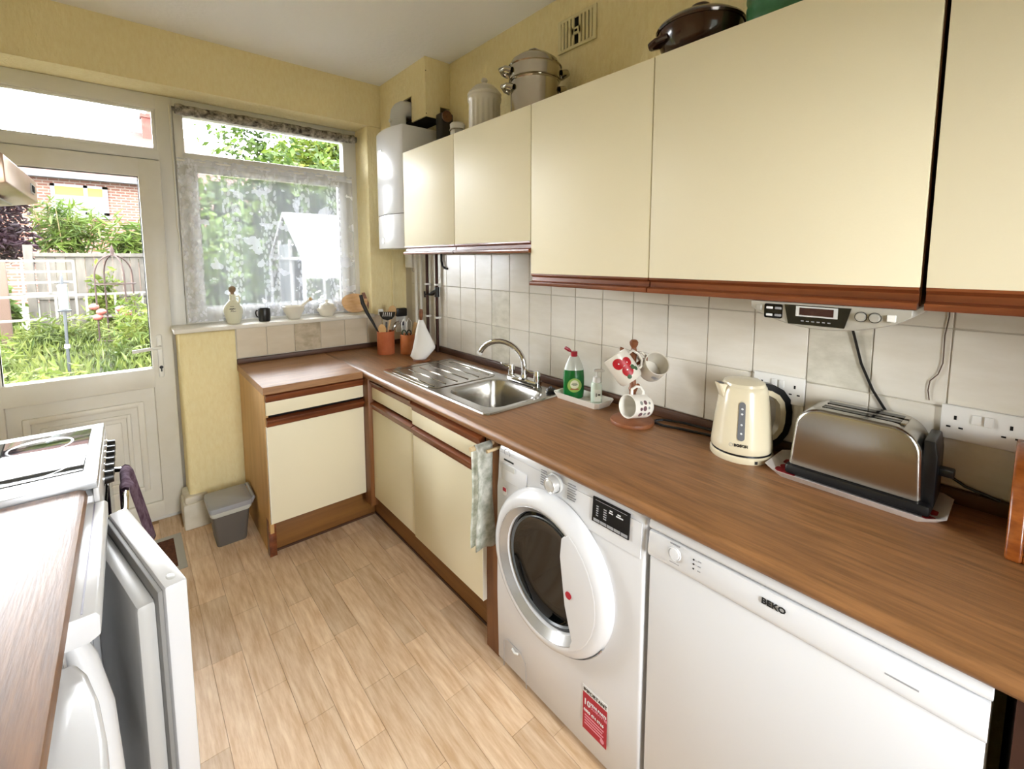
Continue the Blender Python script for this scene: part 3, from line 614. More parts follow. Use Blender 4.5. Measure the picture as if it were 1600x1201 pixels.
vl = T('gas_valve', (-.075, -.66, 2.119), 'black valve with a round brown disc above the wall cabinet', 'valve')
B(MB().box(-.115, -.035, -.70, -.625, 2.20, 2.36, .012), 'valve_body', black_pl, vl)
B(MB().cyl((-.085, -.70, 2.335), (-.085, -.712, 2.335), .032, n=24).cyl((-.085, -.712, 2.335), (-.085, -.716, 2.335), .012, n=14), 'disc', M('dull_bronze', '6A4A34', .45, .4), vl)
B(MB().tube([(-.075, -.66, 2.205), (-.075, -.67, 2.119)], .012, 10), 'tail_pipe', copper_d, vl)
def vpipe(y, r, z0, z1, mat, label, x=-.03):
    t = T('pipe', (x, y, z0), label, 'pipe'); B(MB().cyl((x, y, z0), (x, y, z1), r, n=12), 'tube', mat, t); return t
wp = M('white_pipe', 'E2DDD0', .4)
def clip(t, y, zc, x=-.03): B(MB().box(x-.013, -.008, y-.014, y+.014, zc-.006, zc+.006, .002), 'pipe_clip', white_pl, t)
vpipe(-.205, .011, ZT, 1.575, wp, 'wide white waste pipe nearest the window wall', -.035)
vpipe(-.262, .008, ZT, 1.575, wp, 'thin white pipe between the waste pipe and the dark copper pipe')
t1 = vpipe(-.349, .010, ZT, 1.575, copper_d, 'dark copper pipe without a tap, next to the white pipes'); clip(t1, -.349, 1.345); clip(t1, -.349, 1.13)
t2 = vpipe(-.471, .010, ZT, 1.60, copper_d, 'dark copper pipe carrying a black stop tap'); clip(t2, -.471, 1.345); clip(t2, -.471, 1.13)
tv = B(MB().cyl((-.03, -.471, 1.265), (-.03, -.471, 1.33), .016, n=12).tube([(-.03, -.471, 1.30), (-.05, -.44, 1.285), (-.062, -.425, 1.28)], [.018, .014, .008], 10), 'stop_tap', black_pl, t2)
B(MB().tube([(-.062, -.425, 1.28), (-.078, -.40, 1.28)], .004, 8).tube([(-.083, -.405, 1.30), (-.075, -.395, 1.262)], .006, 8), 'tap_handle', black_pl, tv)
S(MB().tube([(-.02, -.515, 1.60), (-.02, -.515, 1.50), (-.02, -.53, 1.465), (-.015, -.56, 1.45), (-.009, -.575, 1.45)], .007, 8), 'cable', black_pl, (-.02, -.53, 1.45), 'short thick black cable looping into the tiles below the cabinet', 'cable')
jb = T('switch_box', (-.02, -.09, 1.45), 'small white wiring box under the boiler corner', 'switch box')
B(MB().box(-.035, -.004, -.15, -.045, 1.45, 1.57, .006), 'cover', white_pl, jb); B(MB().tube([(-.02, -.12, 1.45), (-.02, -.13, 1.425), (-.008, -.15, 1.415)], .004, 6), 'lead', grey_pl, jb)

# ============================================================ SOCKETS, VENT, RADIO
def socket(yc, zc, label, ns=2):
    s = T('wall_socket', (-.006, yc, zc), label, 'socket', 'white twin sockets')
    p = B(MB().box(-.020, -.0085, yc-.073, yc+.073, zc-.043, zc+.043, .003), 'plate', white_pl, s)
    for sy in (-1, 1):
        B(MB().box(-.025, -.0195, yc+sy*.0105-.0075, yc+sy*.0105+.0075, zc+.005, zc+.029, .002), 'rocker', white_pl, s)
        cy_ = yc+sy*.047
        B(MB().box(-.0208, -.0195, cy_-.0025, cy_+.0025, zc+.008, zc+.018), 'earth_slot', dark_gap, s)
        for q_ in (-1, 1): B(MB().box(-.0208, -.0195, cy_+q_*.011-.004, cy_+q_*.011+.004, zc-.013, zc-.009), 'pin_slot', dark_gap, s)
    return s
socket(-2.500, 1.105, 'white twin wall socket behind the cream kettle')
socket(-2.948, 1.106, 'white twin wall socket between the toaster and the bread bin')
cs = T('fused_switch', (-.06, -.012, 1.02), 'white switch plate on the window wall behind the utensil pots', 'switch')
B(MB().box(-.10, -.025, -.024, -.010, .985, 1.10, .004), 'plate', white_pl, cs); B(MB().box(-.066, -.044, -.03, -.022, 1.03, 1.06, .002), 'rocker', M('navy_switch', '20243A', .4), cs)
B(MB().box(-.11, -.03, -.06, -.024, 1.10, 1.16, .008), 'plug_top', black_pl, cs)
va = T('air_vent', (-.006, -1.625, 2.50), 'cream louvred air vent high on the yellow wall', 'vent')
VY0, VY1, VZ0, VZ1 = -1.735, -1.515, 2.43, 2.57
B(MB().box(-.002, -.0005, VY0+.01, VY1-.01, VZ0+.01, VZ1-.01), 'dark_backing', dark_gap, va)
vm = M('vent_cream', 'E2D6A6', .6)
fr_ = MB(); fr_.box(-.009, -.001, VY0, VY0+.02, VZ0, VZ1, .002).box(-.009, -.001, VY1-.02, VY1, VZ0, VZ1, .002).box(-.009, -.001, VY0+.018, VY1-.018, VZ1-.014, VZ1, .002).box(-.009, -.001, VY0+.018, VY1-.018, VZ0, VZ0+.014, .002)
B(fr_, 'frame', vm, va)
n_s = 9; sw = (VY1-VY0-.04)/n_s
for k in range(n_s):
    yc = VY0+.02+(k+.5)*sw
    if k != 4: B(MB().box(-.009, -.001, yc-sw*.33, yc+sw*.33, VZ0+.012, VZ1-.012, .001, 1), 'slat', vm, va)
B(MB().box(-.009, -.001, VY0+.02+3.2*sw, VY0+.02+5.8*sw, 2.485, 2.515, .001, 1), 'slide_plate', vm, va)
B(MB().box(-.012, -.008, -1.632, -1.618, 2.496, 2.504), 'slide_knob', dark_gap, va)
# under-cabinet radio
ra = T('radio', (-.24, -2.68, 1.345), 'silver under-cabinet clock radio with black display panel', 'radio')
ys = [-2.522-.322*k/14 for k in range(15)]
low = [1.388-.045*math.sin(PI*(k/14))**.7 for k in range(15)]
face = [(-2.522, 1.404)]+list(zip(ys, low))+[(-2.844, 1.404)]
silver = M('silver_plastic', 'B4B1A8', .35, .3)
B(MB().prism(face, 'x', -.315, -.08, .002, 1), 'case', silver, ra)
pf = -.3165
def chip(y0, y1, z0, z1, m, n, p, dx=.001): return B(MB().box(pf-dx, pf+.003, y0, y1, z0, z1, .0008, 1), n, m, p)
pan = B(MB().prism([(-2.602, 1.399), (-2.739, 1.399), (-2.728, 1.352), (-2.612, 1.352)], 'x', pf-.0006, pf+.003), 'display_panel', black_gl, ra)
sc = B(MB().box(pf-.0014, pf+.002, -2.714, -2.628, 1.372, 1.397), 'display_frame', grey_pl, ra)
B(MB().box(pf-.002, pf+.002, -2.706, -2.636, 1.3755, 1.3935), 'display', M('display_maroon', '3A1E1E', .2), sc)
for k in range(6): B(MB().box(pf-.0014, pf+.002, -2.640-k*.011-.006, -2.640-k*.011, 1.360, 1.3625), 'panel_print', gp, pan)
bt = B(MB().box(pf-.0006, pf+.003, -2.598, -2.556, 1.362, 1.398, .004), 'button_panel', black_gl, ra)
for yb in (-2.576, -2.596):
    for zb in (1.367, 1.385): B(MB().box(pf-.003, pf, yb-.0, yb+.015, zb, zb+.006, .001, 1), 'button', wh if yb > -2.58 else gp, bt)
B(MB().box(pf-.004, pf+.002, -2.549, -2.537, 1.380, 1.394, .001, 1), 'button', silver, ra)
for yk in (-2.757, -2.782):
    B(MB().cyl((pf-.0006, yk, 1.382), (pf+.002, yk, 1.382), .0118, n=20), 'knob_surround', M('knob_dark', '55524C', .5), ra)
    B(MB().lathe([(.010, 0), (.010, .003), (.0085, .009), (0, .010)], 20, mat=Matrix.Translation((pf+.001, yk, 1.382)) @ Matrix.Rotation(-PI/2, 4, 'Y')), 'knob', silver, ra)
B(MB().box(pf-.004, pf+.002, -2.818, -2.803, 1.376, 1.391, .001, 1), 'button', white_pl, ra)
S(MB().tube([(-.06, -2.672, 1.36), (-.03, -2.676, 1.34), (-.016, -2.684, 1.30), (-.014, -2.705, 1.22), (-.014, -2.735, 1.15), (-.014, -2.785, 1.07), (-.014, -2.86, .99), (-.014, -2.93, .95), (-.026, -2.99, .942)], .0035, 8), 'radio_lead', black_pl, (-.028, -2.735, .94), 'black mains lead hanging from the radio past the toaster', 'cable')
S(MB().tube([(-.02, -2.872, 1.405), (-.0125, -2.873, 1.37), (-.012, -2.868, 1.32), (-.012, -2.869, 1.25), (-.012, -2.862, 1.22), (-.012, -2.848, 1.20), (-.012, -2.846, 1.175), (-.012, -2.85, 1.15)], .0014, 5), 'aerial_wire', M('brown_wire', '5B4636', .6), (-.012, -2.86, 1.15), 'thin brown aerial wire trailing down the tiles', 'wire')

# ============================================================ THINGS ON TOP OF THE CABINETS
zc = ZT2-.0015
j = T('storage_jar', (-.16, -1.165, zc), 'ribbed off-white ceramic storage jar with lid on the cabinets', 'jar', local=True)
rj = .078
fl_ = MB(); n_ = 72; rings = []
for r, z_ in ((.07, 0), (.076, .006), (rj, .02), (rj, .155), (rj+.004, .165), (rj+.006, .18), (rj+.002, .19)):
    rib = .02 <= z_ <= .155
    rings.append([((r-(.005 if (rib and (k//2) % 2) else 0))*math.cos(2*PI*k/n_), (r-(.005 if (rib and (k//2) % 2) else 0))*math.sin(2*PI*k/n_), z_) for k in range(n_)])
B(fl_.loft(rings), 'body', M('offwhite_ceramic', 'D8D2C4', .3), j)
ld = B(MB().lathe([(rj+.004, .188), (rj+.006, .198), (rj-.004, .212), (.05, .236), (.02, .25), (.012, .254), (.016, .266), (.012, .276), (0, .278)], 36), 'lid', M('offwhite_ceramic', 'D8D2C4', .3), j)
j = T('clip_jar', (-.2, -.985, zc), 'small clear-lidded jar with a wire clip beside the ribbed jar', 'jar', local=True)
B(MB().lathe([(0, 0), (.036, 0), (.038, .006), (.038, .05), (.034, .058)], 28), 'jar_body', M('milky_glass', 'D3D0C6', .12, spec=.6), j)
B(MB().lathe([(.034, .062), (.039, .065), (.04, .088), (.034, .095), (0, .097)], 28), 'lid', M('milky_glass', 'D3D0C6', .12, spec=.6), j)
B(MB().tube([(.042*math.cos(2*PI*k/20), .042*math.sin(2*PI*k/20), .06) for k in range(20)], .002, 6, closed=True).tube([(-.03, -.032, .06), (-.04, -.04, .03), (-.035, -.045, .0)], .002, 6), 'wire_clip', steel_p, j)
# two-tier steamer
s_ = T('steamer_pot', (-.165, -1.53, zc), 'two-tier stainless steel steamer pot with domed lid on the cabinets', 'pot', local=True, rot=-.55)
B(MB().lathe([(0, .0), (.098, 0), (.104, .006), (.104, .145), (.109, .15), (.107, .153), (.10, .15), (.1, .01), (0, .008)], 48), 'pot', steel_p, s_)
B(MB().lathe([(.102, .150), (.112, .156), (.112, .205), (.117, .209), (.115, .213), (.108, .21), (.108, .16)], 48), 'steamer_tier', steel_p, s_)
lid = B(MB().lathe([(.116, .211), (.113, .216), (.10, .236), (.07, .258), (.03, .27), (0, .273)], 48), 'lid', steel_p, s_)
B(MB().tube([(-.028, 0, .268), (-.02, 0, .285), (0, 0, .291), (.02, 0, .285), (.028, 0, .268)], .006, 8), 'lid_handle', steel_p, lid)
for zz_, rr in ((.118, .104), (.186, .112)):
    for sg in (-1, 1):
        B(MB().tube([(sg*(rr-.002), -.036, zz_), (sg*(rr+.022), -.032, zz_+.006), (sg*(rr+.036), 0, zz_+.01), (sg*(rr+.022), .032, zz_+.006), (sg*(rr-.002), .036, zz_)], [.012, .010, .010, .010, .012], 10), 'handle', steel_p, s_)
# casserole
ca = T('casserole', (-.17, -2.275, zc), 'dark brown glazed casserole with lid on the cabinets', 'casserole', local=True, rot=-.7)
bg_ = M('brown_glaze', '2E120B', .18, coat=.4)
B(MB().lathe([(0, 0), (.075, 0), (.09, .01), (.115, .05), (.122, .078), (.124, .092), (.12, .092), (.11, .05), (0, .012)], 40), 'dish', bg_, ca)
l_ = B(MB().lathe([(.127, .09), (.13, .096), (.126, .103), (.105, .118), (.06, .137), (.028, .142), (.022, .148), (.03, .156), (.028, .164), (0, .167)], 40), 'lid', bg_, ca)
for sg in (-1, 1): B(MB().tube([(sg*.112, -.03, .062), (sg*.142, -.022, .052), (sg*.15, 0, .05), (sg*.142, .022, .052), (sg*.112, .03, .062)], .010, 8), 'lug', bg_, ca)
gpn = S(MB().lathe([(0, 0), (.06, 0), (.075, .02)]+[(.082+.0025*math.sin(k*2.2), .03+.012*k) for k in range(9)]+[(.07, .15), (.066, .15), (.07, .02), (0, .01)], 40, (-.165, -2.50, zc)), 'green_pot', M('green_ribbed_glaze', '2F6B45', .3, var=(9, '4B8A5E')), (-.165, -2.50, zc), 'green ribbed pottery bowl at the end of the cabinet tops', 'bowl')

# ============================================================ WORKTOP THINGS
# washing-up dish, bottles
sd = T('soap_tray', (-.10, -1.765, ZT), 'white rectangular ceramic tray holding the washing-up bottles', 'tray')
def srect(x0, x1, y0, y1, c, z): return [(x0+c, y0, z), (x1-c, y0, z), (x1, y0+c, z), (x1, y1-c, z), (x1-c, y1, z), (x0+c, y1, z), (x0, y1-c, z), (x0, y0+c, z)]
def dish(x0, x1, y0, y1, h, c, t_=.004, fl=.012):
    m = MB(); m.loft([srect(x0+fl, x1-fl, y0+fl, y1-fl, c, ZT), srect(x0, x1, y0, y1, c, ZT+h), srect(x0+t_, x1-t_, y0+t_, y1-t_, c, ZT+h), srect(x0+fl+t_, x1-fl-t_, y0+fl+t_, y1-fl-t_, c, ZT+t_)]); return m
B(dish(-.155, -.035, -1.895, -1.64, .028, .014), 'dish', china, sd)
bz = ZT+.005
fb_ = T('washing_up_bottle', (-.095, -1.715, bz), 'green washing-up liquid bottle with open red cap', 'bottle', local=True, rot=-.709)
def oval(prof, ax, ay, n=28):
    return [[(ax*r*math.cos(2*PI*k/n), ay*r*math.sin(2*PI*k/n), z_) for k in range(n)] for r, z_ in prof]
grn = M('green_liquid', '0B6B2C', .1, spec=.6)
clr = M('clear_bottle_plastic', 'DDE6E0', .1, spec=.6)
B(MB().loft(oval([(.85, 0), (.95, .006), (1, .03), (1.0, .09), (.93, .125)], .046, .026)), 'liquid_body', grn, fb_)
B(MB().loft(oval([(.93, .125), (.80, .145), (.42, .185)], .046, .026)), 'clear_shoulder', clr, fb_)
cp_ = B(MB().cyl((0, 0, .184), (0, 0, .205), .0145, n=20), 'cap', M('red_cap', 'A8112A', .35), fb_)
B(MB().tube([(-.012, 0, .203), (-.024, 0, .212), (-.04, 0, .222)], [.004, .008, .007], 8), 'flip_lid', M('red_cap', 'A8112A', .35), cp_)
lb = B(MB().lathe([(.031, 0), (.026, .0004), (0, .0005)], 28, mat=Matrix.Translation((0, -.0262, .06)) @ Matrix.Rotation(PI/2, 4, 'X')), 'label_burst', M('label_lime', '8FB04A', .5), fb_)
B(MB().cyl((0, -.0266, .064), (0, -.0272, .064), .019, n=24), 'label_disc', M('label_cream', 'DCD9B8', .5), lb)
for zk, wk in ((.070, .010), (.064, .013), (.060, .008)): B(MB().box(-wk, wk, -.0278, -.0270, zk-.0012, zk+.0012), 'label_print', M('label_ink', '4A5A3A', .6), lb)
B(MB().box(-.018, .018, -.0272, -.0262, .040, .047), 'label_band', M('label_rust', '9A5A30', .6), lb)
pb = T('soap_pump', (-.10, -1.845, bz), 'clear pump bottle of hand soap in the white tray', 'bottle', local=True, rot=-.709)
B(MB().lathe([(0, 0), (.021, 0), (.0235, .004), (.0235, .085), (.02, .095), (.014, .098)], 28), 'bottle_body', M('cloudy_clear_plastic', 'CFDDCF', .12, spec=.6), pb)
B(MB().cyl((0, 0, .096), (0, 0, .118), .0165, .014, 24), 'collar', white_pl, pb)
B(MB().cyl((0, 0, .118), (0, 0, .142), .004, n=10).tube([(-.012, 0, .145), (0, 0, .147), (.02, 0, .146), (.031, 0, .143)], [.005, .007, .0055, .004], 10), 'pump_head', white_pl, pb)
B(MB().box(-.012, .013, -.0245, -.0215, .02, .07), 'label', M('label_white', 'E4E8DE', .5), pb)
B(MB().box(.002, .011, -.0252, -.0240, .046, .052).box(-.006, -.003, -.0252, -.0240, .04, .055), 'label_print', bk, pb)
# mug tree
mt = T('mug_tree', (-.15, -2.055, ZT), 'turned wooden mug tree on the worktop', 'mug tree', local=True)
B(MB().lathe([(0, 0), (.078, 0), (.08, .006), (.078, .013), (.07, .016), (.02, .018), (0, .018)], 40), 'base', wood_m, mt)
po = B(MB().lathe([(.014, .016), (.014, .03), (.010, .05), (.012, .12), (.016, .13), (.012, .14), (.009, .2), (.011, .25), (.016, .262), (.011, .275), (.009, .285), (.015, .296), (.016, .306), (.01, .314), (0, .316)], 20), 'post', wood_m, mt)
for ang_, zb in ((2.9, .215), (-1.0, .215), (.6, .235), (-2.3, .085), (.2, .10), (1.9, .245)):
    dv = Vector((math.cos(ang_), math.sin(ang_), 0)); p0 = Vector((0, 0, zb)); p1 = p0+dv*.05+UP*.03
    B(MB().tube([p0, p1-dv*.008, p1], [.006, .006, .0085], 10), 'peg', wood_m, mt)
def mug(loc, axis, hdir, label, mat, r=.041, h=.092, rimmat=None, inner=None):
    mg = T('mug', loc, label, 'mug', local=True, rot=axes(axis, hdir))
    B(MB().lathe([(0, -h/2), (r*.82, -h/2), (r*.92, -h/2+.006), (r, -h/2+.02), (r, h/2-.001), (r-.0015, h/2), (r-.004, h/2-.003), (r-.005, -h/2+.01), (0, -h/2+.007)], 40), 'cup', mat, mg)
    B(MB().tube([(r-.003, 0, h*.3), (r+.018, 0, h*.30), (r+.028, 0, h*.1), (r+.026, 0, -h*.12), (r+.012, 0, -h*.28), (r-.003, 0, -h*.3)], .005, 10), 'handle', mat, mg)
    return mg
off = M('mug_cream', 'DED8CA', .25)
ma = mug((-.216, -2.057, 1.120), -RT*.52+UP*.80+FW*.25, RT*.85+UP*.45+FW*.1, 'cream mug with red poppy print on the mug tree', off, .047, .108)
red = M('poppy_red', 'B0101E', .4); grl = M('poppy_leaf', '3C5A3A', .5)
def on_mug(mg, parts, r):
    """flat print wrapped on the cup: (angle, z, size, material, name)"""
    for a, z_, sz, m, nm in parts:
        g = MB()
        def f(u, v, a=a, z_=z_, sz=sz):
            rr = sz*u; th = 2*PI*v; return ((r+.0006)*math.cos(a+rr*math.cos(th)/r), (r+.0006)*math.sin(a+rr*math.cos(th)/r), z_+rr*math.sin(th))
        g.grid(f, 3, 18); B(g, nm, m, mg, ang=180)
def mug_angle(mg, d):    # local angle at which direction d faces
    v = mg.rotation_quaternion.inverted() @ Vector(d); return math.atan2(v.y, v.x)
a0 = mug_angle(ma, -FW)
on_mug(ma, [(a0-.30, .022, .020, red, 'poppy'), (a0+.38, .014, .017, red, 'poppy'), (a0+.05, -.014, .020, red, 'poppy'), (a0+.55, -.012, .009, grl, 'leaf'), (a0+.75, -.022, .008, grl, 'leaf'), (a0-.1, -.034, .008, grl, 'leaf')], .047)
on_mug(ma, [(a0-.25, .022, .0025, wh, 'flower_eye'), (a0+.35, .012, .0022, wh, 'flower_eye'), (a0+.05, -.010, .0025, wh, 'flower_eye')], .0475)
mb_ = mug((-.118, -2.117, 1.116), -FW*.80+UP*.50+RT*.12, -RT*.5+UP*.7, 'plain cream mug hung with its open mouth facing the room', off, .045, .085)
a0 = mug_angle(mb_, -UP*.9-RT*.3)
on_mug(mb_, [(a0+.1, .012, .009, gp, 'print'), (a0+.35, .004, .009, gp, 'print')], .045)
mc = mug((-.198, -2.107, .986), -RT*.80-FW*.48+UP*.10, UP*1.0-RT*.2, 'white mug with grey feather print hanging low on the mug tree', china, .042, .098)
a0 = mug_angle(mc, -FW)
fe = M('feather_mauve', '6E4F55', .5); fe2 = M('feather_grey', '8C8F88', .5)
on_mug(mc, [(a0+da, zz_, sz, m, 'feather') for da, zz_, sz, m in ((-.5, .02, .009, fe), (-.45, .0, .006, fe2), (0, .022, .006, fe), (.05, .004, .009, fe), (.1, -.016, .005, fe2), (.5, .02, .007, fe2), (.55, 0, .008, fe), (.5, -.02, .005, fe2), (-.4, -.02, .006, fe))], .042)
# kettle
ke = T('kettle', (-.118, -2.437, ZT), 'cream electric kettle with black-backed handle', 'kettle', local=True, rot=-.709)
kc = M('kettle_cream', 'DDD2B4', .25, coat=.3)
B(MB().lathe([(0, 0), (.088, 0), (.09, .004), (.09, .016), (.086, .02), (0, .02)], 48), 'power_base', kc, ke)
B(MB().lathe([(.085, .0195), (.0845, .027), (0, .027)], 48), 'base_gap', black_pl, ke)
B(MB().lathe([(.086, .0265), (.088, .03), (.087, .05), (.078, .13), (.068, .205), (.064, .22), (.058, .226)], 56), 'body', kc, ke)
B(MB().lathe([(.061, .224), (.058, .232), (.045, .239), (.02, .243), (0, .244)], 48), 'lid', kc, ke)
B(MB().prism([(-.05, .225), (-.05, .165), (-.066, .175), (-.086, .228), (-.082, .230)], 'y', -.016, .016, .004), 'spout', kc, ke)
B(MB().box(-.083, -.068, -.012, .012, .2285, .2300), 'spout_mouth', black_pl, ke)
def band(pts, wy, mat_, nm, par, th):
    rings = []
    P = [Vector((a, 0, b)) for a, b in pts]
    for i, p in enumerate(P):
        d_ = (P[min(i+1, len(P)-1)]-P[max(i-1, 0)]).normalized(); nrm = Vector((d_.z, 0, -d_.x))
        rings.append([p+Vector((0, -wy, 0))+nrm*th[0], p+Vector((0, wy, 0))+nrm*th[0], p+Vector((0, wy, 0))+nrm*th[1], p+Vector((0, -wy, 0))+nrm*th[1]])
    return B(MB().loft(rings), nm, mat_, par, ang=50)
hp = [(.052, .214), (.082, .208), (.108, .194), (.126, .170), (.132, .137), (.131, .102), (.124, .074), (.106, .050), (.078, .035)]
band(hp, .013, kc, 'handle', ke, (.020, .004)); band([(.04, .222)]+hp, .0135, black_pl, 'handle_back', ke, (.003, -.016))
ga = -PI/2-.50
def on_kettle(a, z_): 
    r = .0875-(z_-.05)*.118; return Vector((r*math.cos(a), r*math.sin(a), z_))
gg = MB()
def gf(u, v):
    th = 2*PI*v+PI/2; dz = u*(.0095*math.sin(th)+(.048 if math.sin(th) >= 0 else -.048)); dw_ = .0095*u*math.cos(th)
    p = on_kettle(ga+dw_/.08, .128+dz); return p*1.0+Vector((math.cos(ga), math.sin(ga), 0))*.0026
B(gg.grid(gf, 3, 40), 'water_gauge', M('gauge_grey', '6F7276', .15, spec=.6), ke, ang=180)
gm = M('gauge_marks', 'DADCDC', .4)
for z_ in (.165, .15, .118, .092):
    p = on_kettle(ga, z_)+Vector((math.cos(ga), math.sin(ga), 0))*.0026; B(MB().ball(p, .0032, 10), 'gauge_mark', gm, ke)
ta = ga+.0; p = on_kettle(ta, .052)+Vector((math.cos(ta), math.sin(ta), 0))*.0016
text('BOSCH', .0115, p-Vector((-math.sin(ta), math.cos(ta), 0))*.018, (-math.sin(ta), math.cos(ta), 0), (-math.cos(ta)*.1, -math.sin(ta)*.1, 1), bk, ke, bold=.0005)
B(MB().tube([p+Vector((math.sin(ta), -math.cos(ta), 0))*.026+Vector((-math.sin(ta), math.cos(ta), 0))*.005*math.cos(2*PI*k/16)+Vector((0, 0, .004+.005*math.sin(2*PI*k/16))) for k in range(16)], .0006, 4, closed=True), 'maker_ring', gp, ke)
B(MB().box(-.004, .004, -.0915, -.089, .004, .013), 'base_notch', black_pl, ke)
S(MB().tube([(-.045, -2.40, ZT+.005), (-.06, -2.32, ZT+.005), (-.085, -2.22, ZT+.006), (-.105, -2.16, ZT+.006), (-.10, -2.125, ZT+.006), (-.08, -2.11, ZT+.006), (-.055, -2.13, ZT+.008), (-.04, -2.20, ZT+.012), (-.035, -2.30, ZT+.014), (-.03, -2.37, ZT+.02)], .0048, 8), 'kettle_flex', black_pl, (-.07, -2.2, ZT), 'black kettle flex looped on the worktop by the mug tree', 'cable')
# tray + toaster
ty = T('toaster_tray', (-.10, -2.72, ZT), 'white rimmed tray with red rose pattern under the toaster', 'tray')
B(dish(-.210, -.012, -2.915, -2.53, .020, .03, .003, .018), 'tray', M('tray_white_red', 'E6E0DA', .3, var=(14, 'D8CFC8')), ty)
rp = M('rose_red', '9E1F2A', .5)
for (xa, ya, sz) in ((-.155, -2.562, .022), (-.12, -2.57, .018), (-.165, -2.59, .014), (-.16, -2.885, .014), (-.12, -2.885, .016), (-.08, -2.565, .02)):
    B(MB().lathe([(sz, .0), (sz*.7, .0006), (0, .0008)], 14, (xa, ya, ZT+.0036)), 'rose_print', rp, ty)
to = T('toaster', (-.09, -2.725, ZT+.004), 'brushed steel two-slot toaster with black base and end', 'toaster')
zb = ZT+.006
B(MB().box(-.172, -.022, -2.885, -2.578, zb, zb+.028, .008), 'base', black_pl, to)
def tout(o=0):
    y0, y1, z0, z1, r = -2.585-o, -2.868+o, zb+.024, 1.108-o, .062
    P = [(y0, z0)]
    for k in range(9): a = PI/2*k/8; P.append((y0-.010-r+r*math.cos(a), z1-r+r*math.sin(a)))
    for k in range(9): a = PI/2+PI/2*k/8; P.append((y1+.006+r+r*math.cos(a), z1-r+r*math.sin(a)))
    return P+[(y1, z0)]
B(MB().prism(tout(), 'x', -.168, -.026, .011, 4), 'shell', steel, to, ang=60)
for xs in (-.122, -.074):
    B(MB().box(xs-.013, xs+.013, -2.815, -2.65, 1.1045, 1.1095, .001, 1), 'slot', black_gl, to)
    B(MB().box(xs-.016, xs+.016, -2.826, -2.815, 1.106, 1.1105, .001, 1), 'slot_trim', steel_p, to)
en = B(MB().prism([(-2.862, zb+.02), (-2.862, 1.085), (-2.882, 1.085), (-2.888, 1.05), (-2.888, zb+.02)], 'x', -.15, -.04, .003), 'end_panel', black_pl, to)
B(MB().box(-.115, -.08, -2.915, -2.886, .995, 1.012, .004), 'lever', black_pl, en)
# bread bin at the end
bb = T('bread_bin', (-.13, -3.2, ZT), 'glossy wooden roll-top bread bin at the end of the worktop', 'bread bin')
pbp = [(-.02, ZT), (-.235, ZT), (-.235, ZT+.03), (-.215, ZT+.09), (-.17, ZT+.16), (-.11, ZT+.195), (-.02, ZT+.2)]
bwm = M('orange_varnished_wood', '7E3F16', .25, var=(6, 'A85E26'), stretch=(3, 3, 9), coat=.4)
B(MB().prism(pbp, 'y', -3.03, -3.005, .006, 3), 'side', bwm, bb); B(MB().prism(pbp, 'y', -3.42, -3.395, .006, 3), 'side', bwm, bb)
for k in range(9):
    a0_ = pbp[1:]; t0 = k/9; 
    def pt(t): 
        s = t*(len(a0_)-1); i = min(int(s), len(a0_)-2); f_ = s-i; return (a0_[i][0]*(1-f_)+a0_[i+1][0]*f_, a0_[i][1]*(1-f_)+a0_[i+1][1]*f_)
    p, q_ = pt(k/9), pt((k+1)/9)
    B(MB().prism([(p[0]+.004, p[1]+.001), (q_[0]+.004, q_[1]-.001), (q_[0]+.016, q_[1]-.004), (p[0]+.016, p[1]-.002)], 'y', -3.396, -3.029, .002, 1), 'slat', bwm, bb)

# utensil pots
def pot(loc, r, h, mat, label):
    o = T('utensil_pot', loc, label, 'pot', local=True)
    B(MB().lathe([(0, 0), (r*.97, 0), (r, .003), (r, h-.002), (r-.003, h), (r-.007, h-.003), (r-.007, .01), (0, .008)], 36), 'jar', mat, o); return o
PA = Vector((-.305, -.285, ZT)); PB = Vector((-.195, -.37, ZT))
pot(PA, .055, .148, terr, 'dark terracotta utensil pot with the black slotted spoon'); pot(PB, .046, .125, terr_l, 'orange terracotta utensil pot beside the kitchen roll')
def stick(p0, p1, r0, r1, mat, name, label, head=None, group=None):
    o = T(name, p0, label, 'utensil'); B(MB().tube([p0, p1], [r0, r1], 8), 'handle', mat, o)
    return o
def flat_head(o, c, up_, side, pts, th, mat, name='head'):
    """flat outline (side, up) extruded a little"""
    up_ = Vector(up_).normalized(); side = Vector(side); side = (side-up_*side.dot(up_)).normalized(); n_ = side.cross(up_); c = Vector(c)
    r1 = [c+side*a+up_*b-n_*th/2 for a, b in pts]; r2 = [c+side*a+up_*b+n_*th/2 for a, b in pts]
    B(MB().loft([r1, r2]), name, mat, o)
ov = lambda a, b: [(a*math.cos(2*PI*k/20), b*math.sin(2*PI*k/20)) for k in range(20)]
zi = ZT+.012
o = stick(PA+Vector((0, 0, .012)), PA+Vector((.005, -.005, .205)), .006, .006, black_pl, 'slotted_spoon', 'black slotted spoon in the dark terracotta pot')
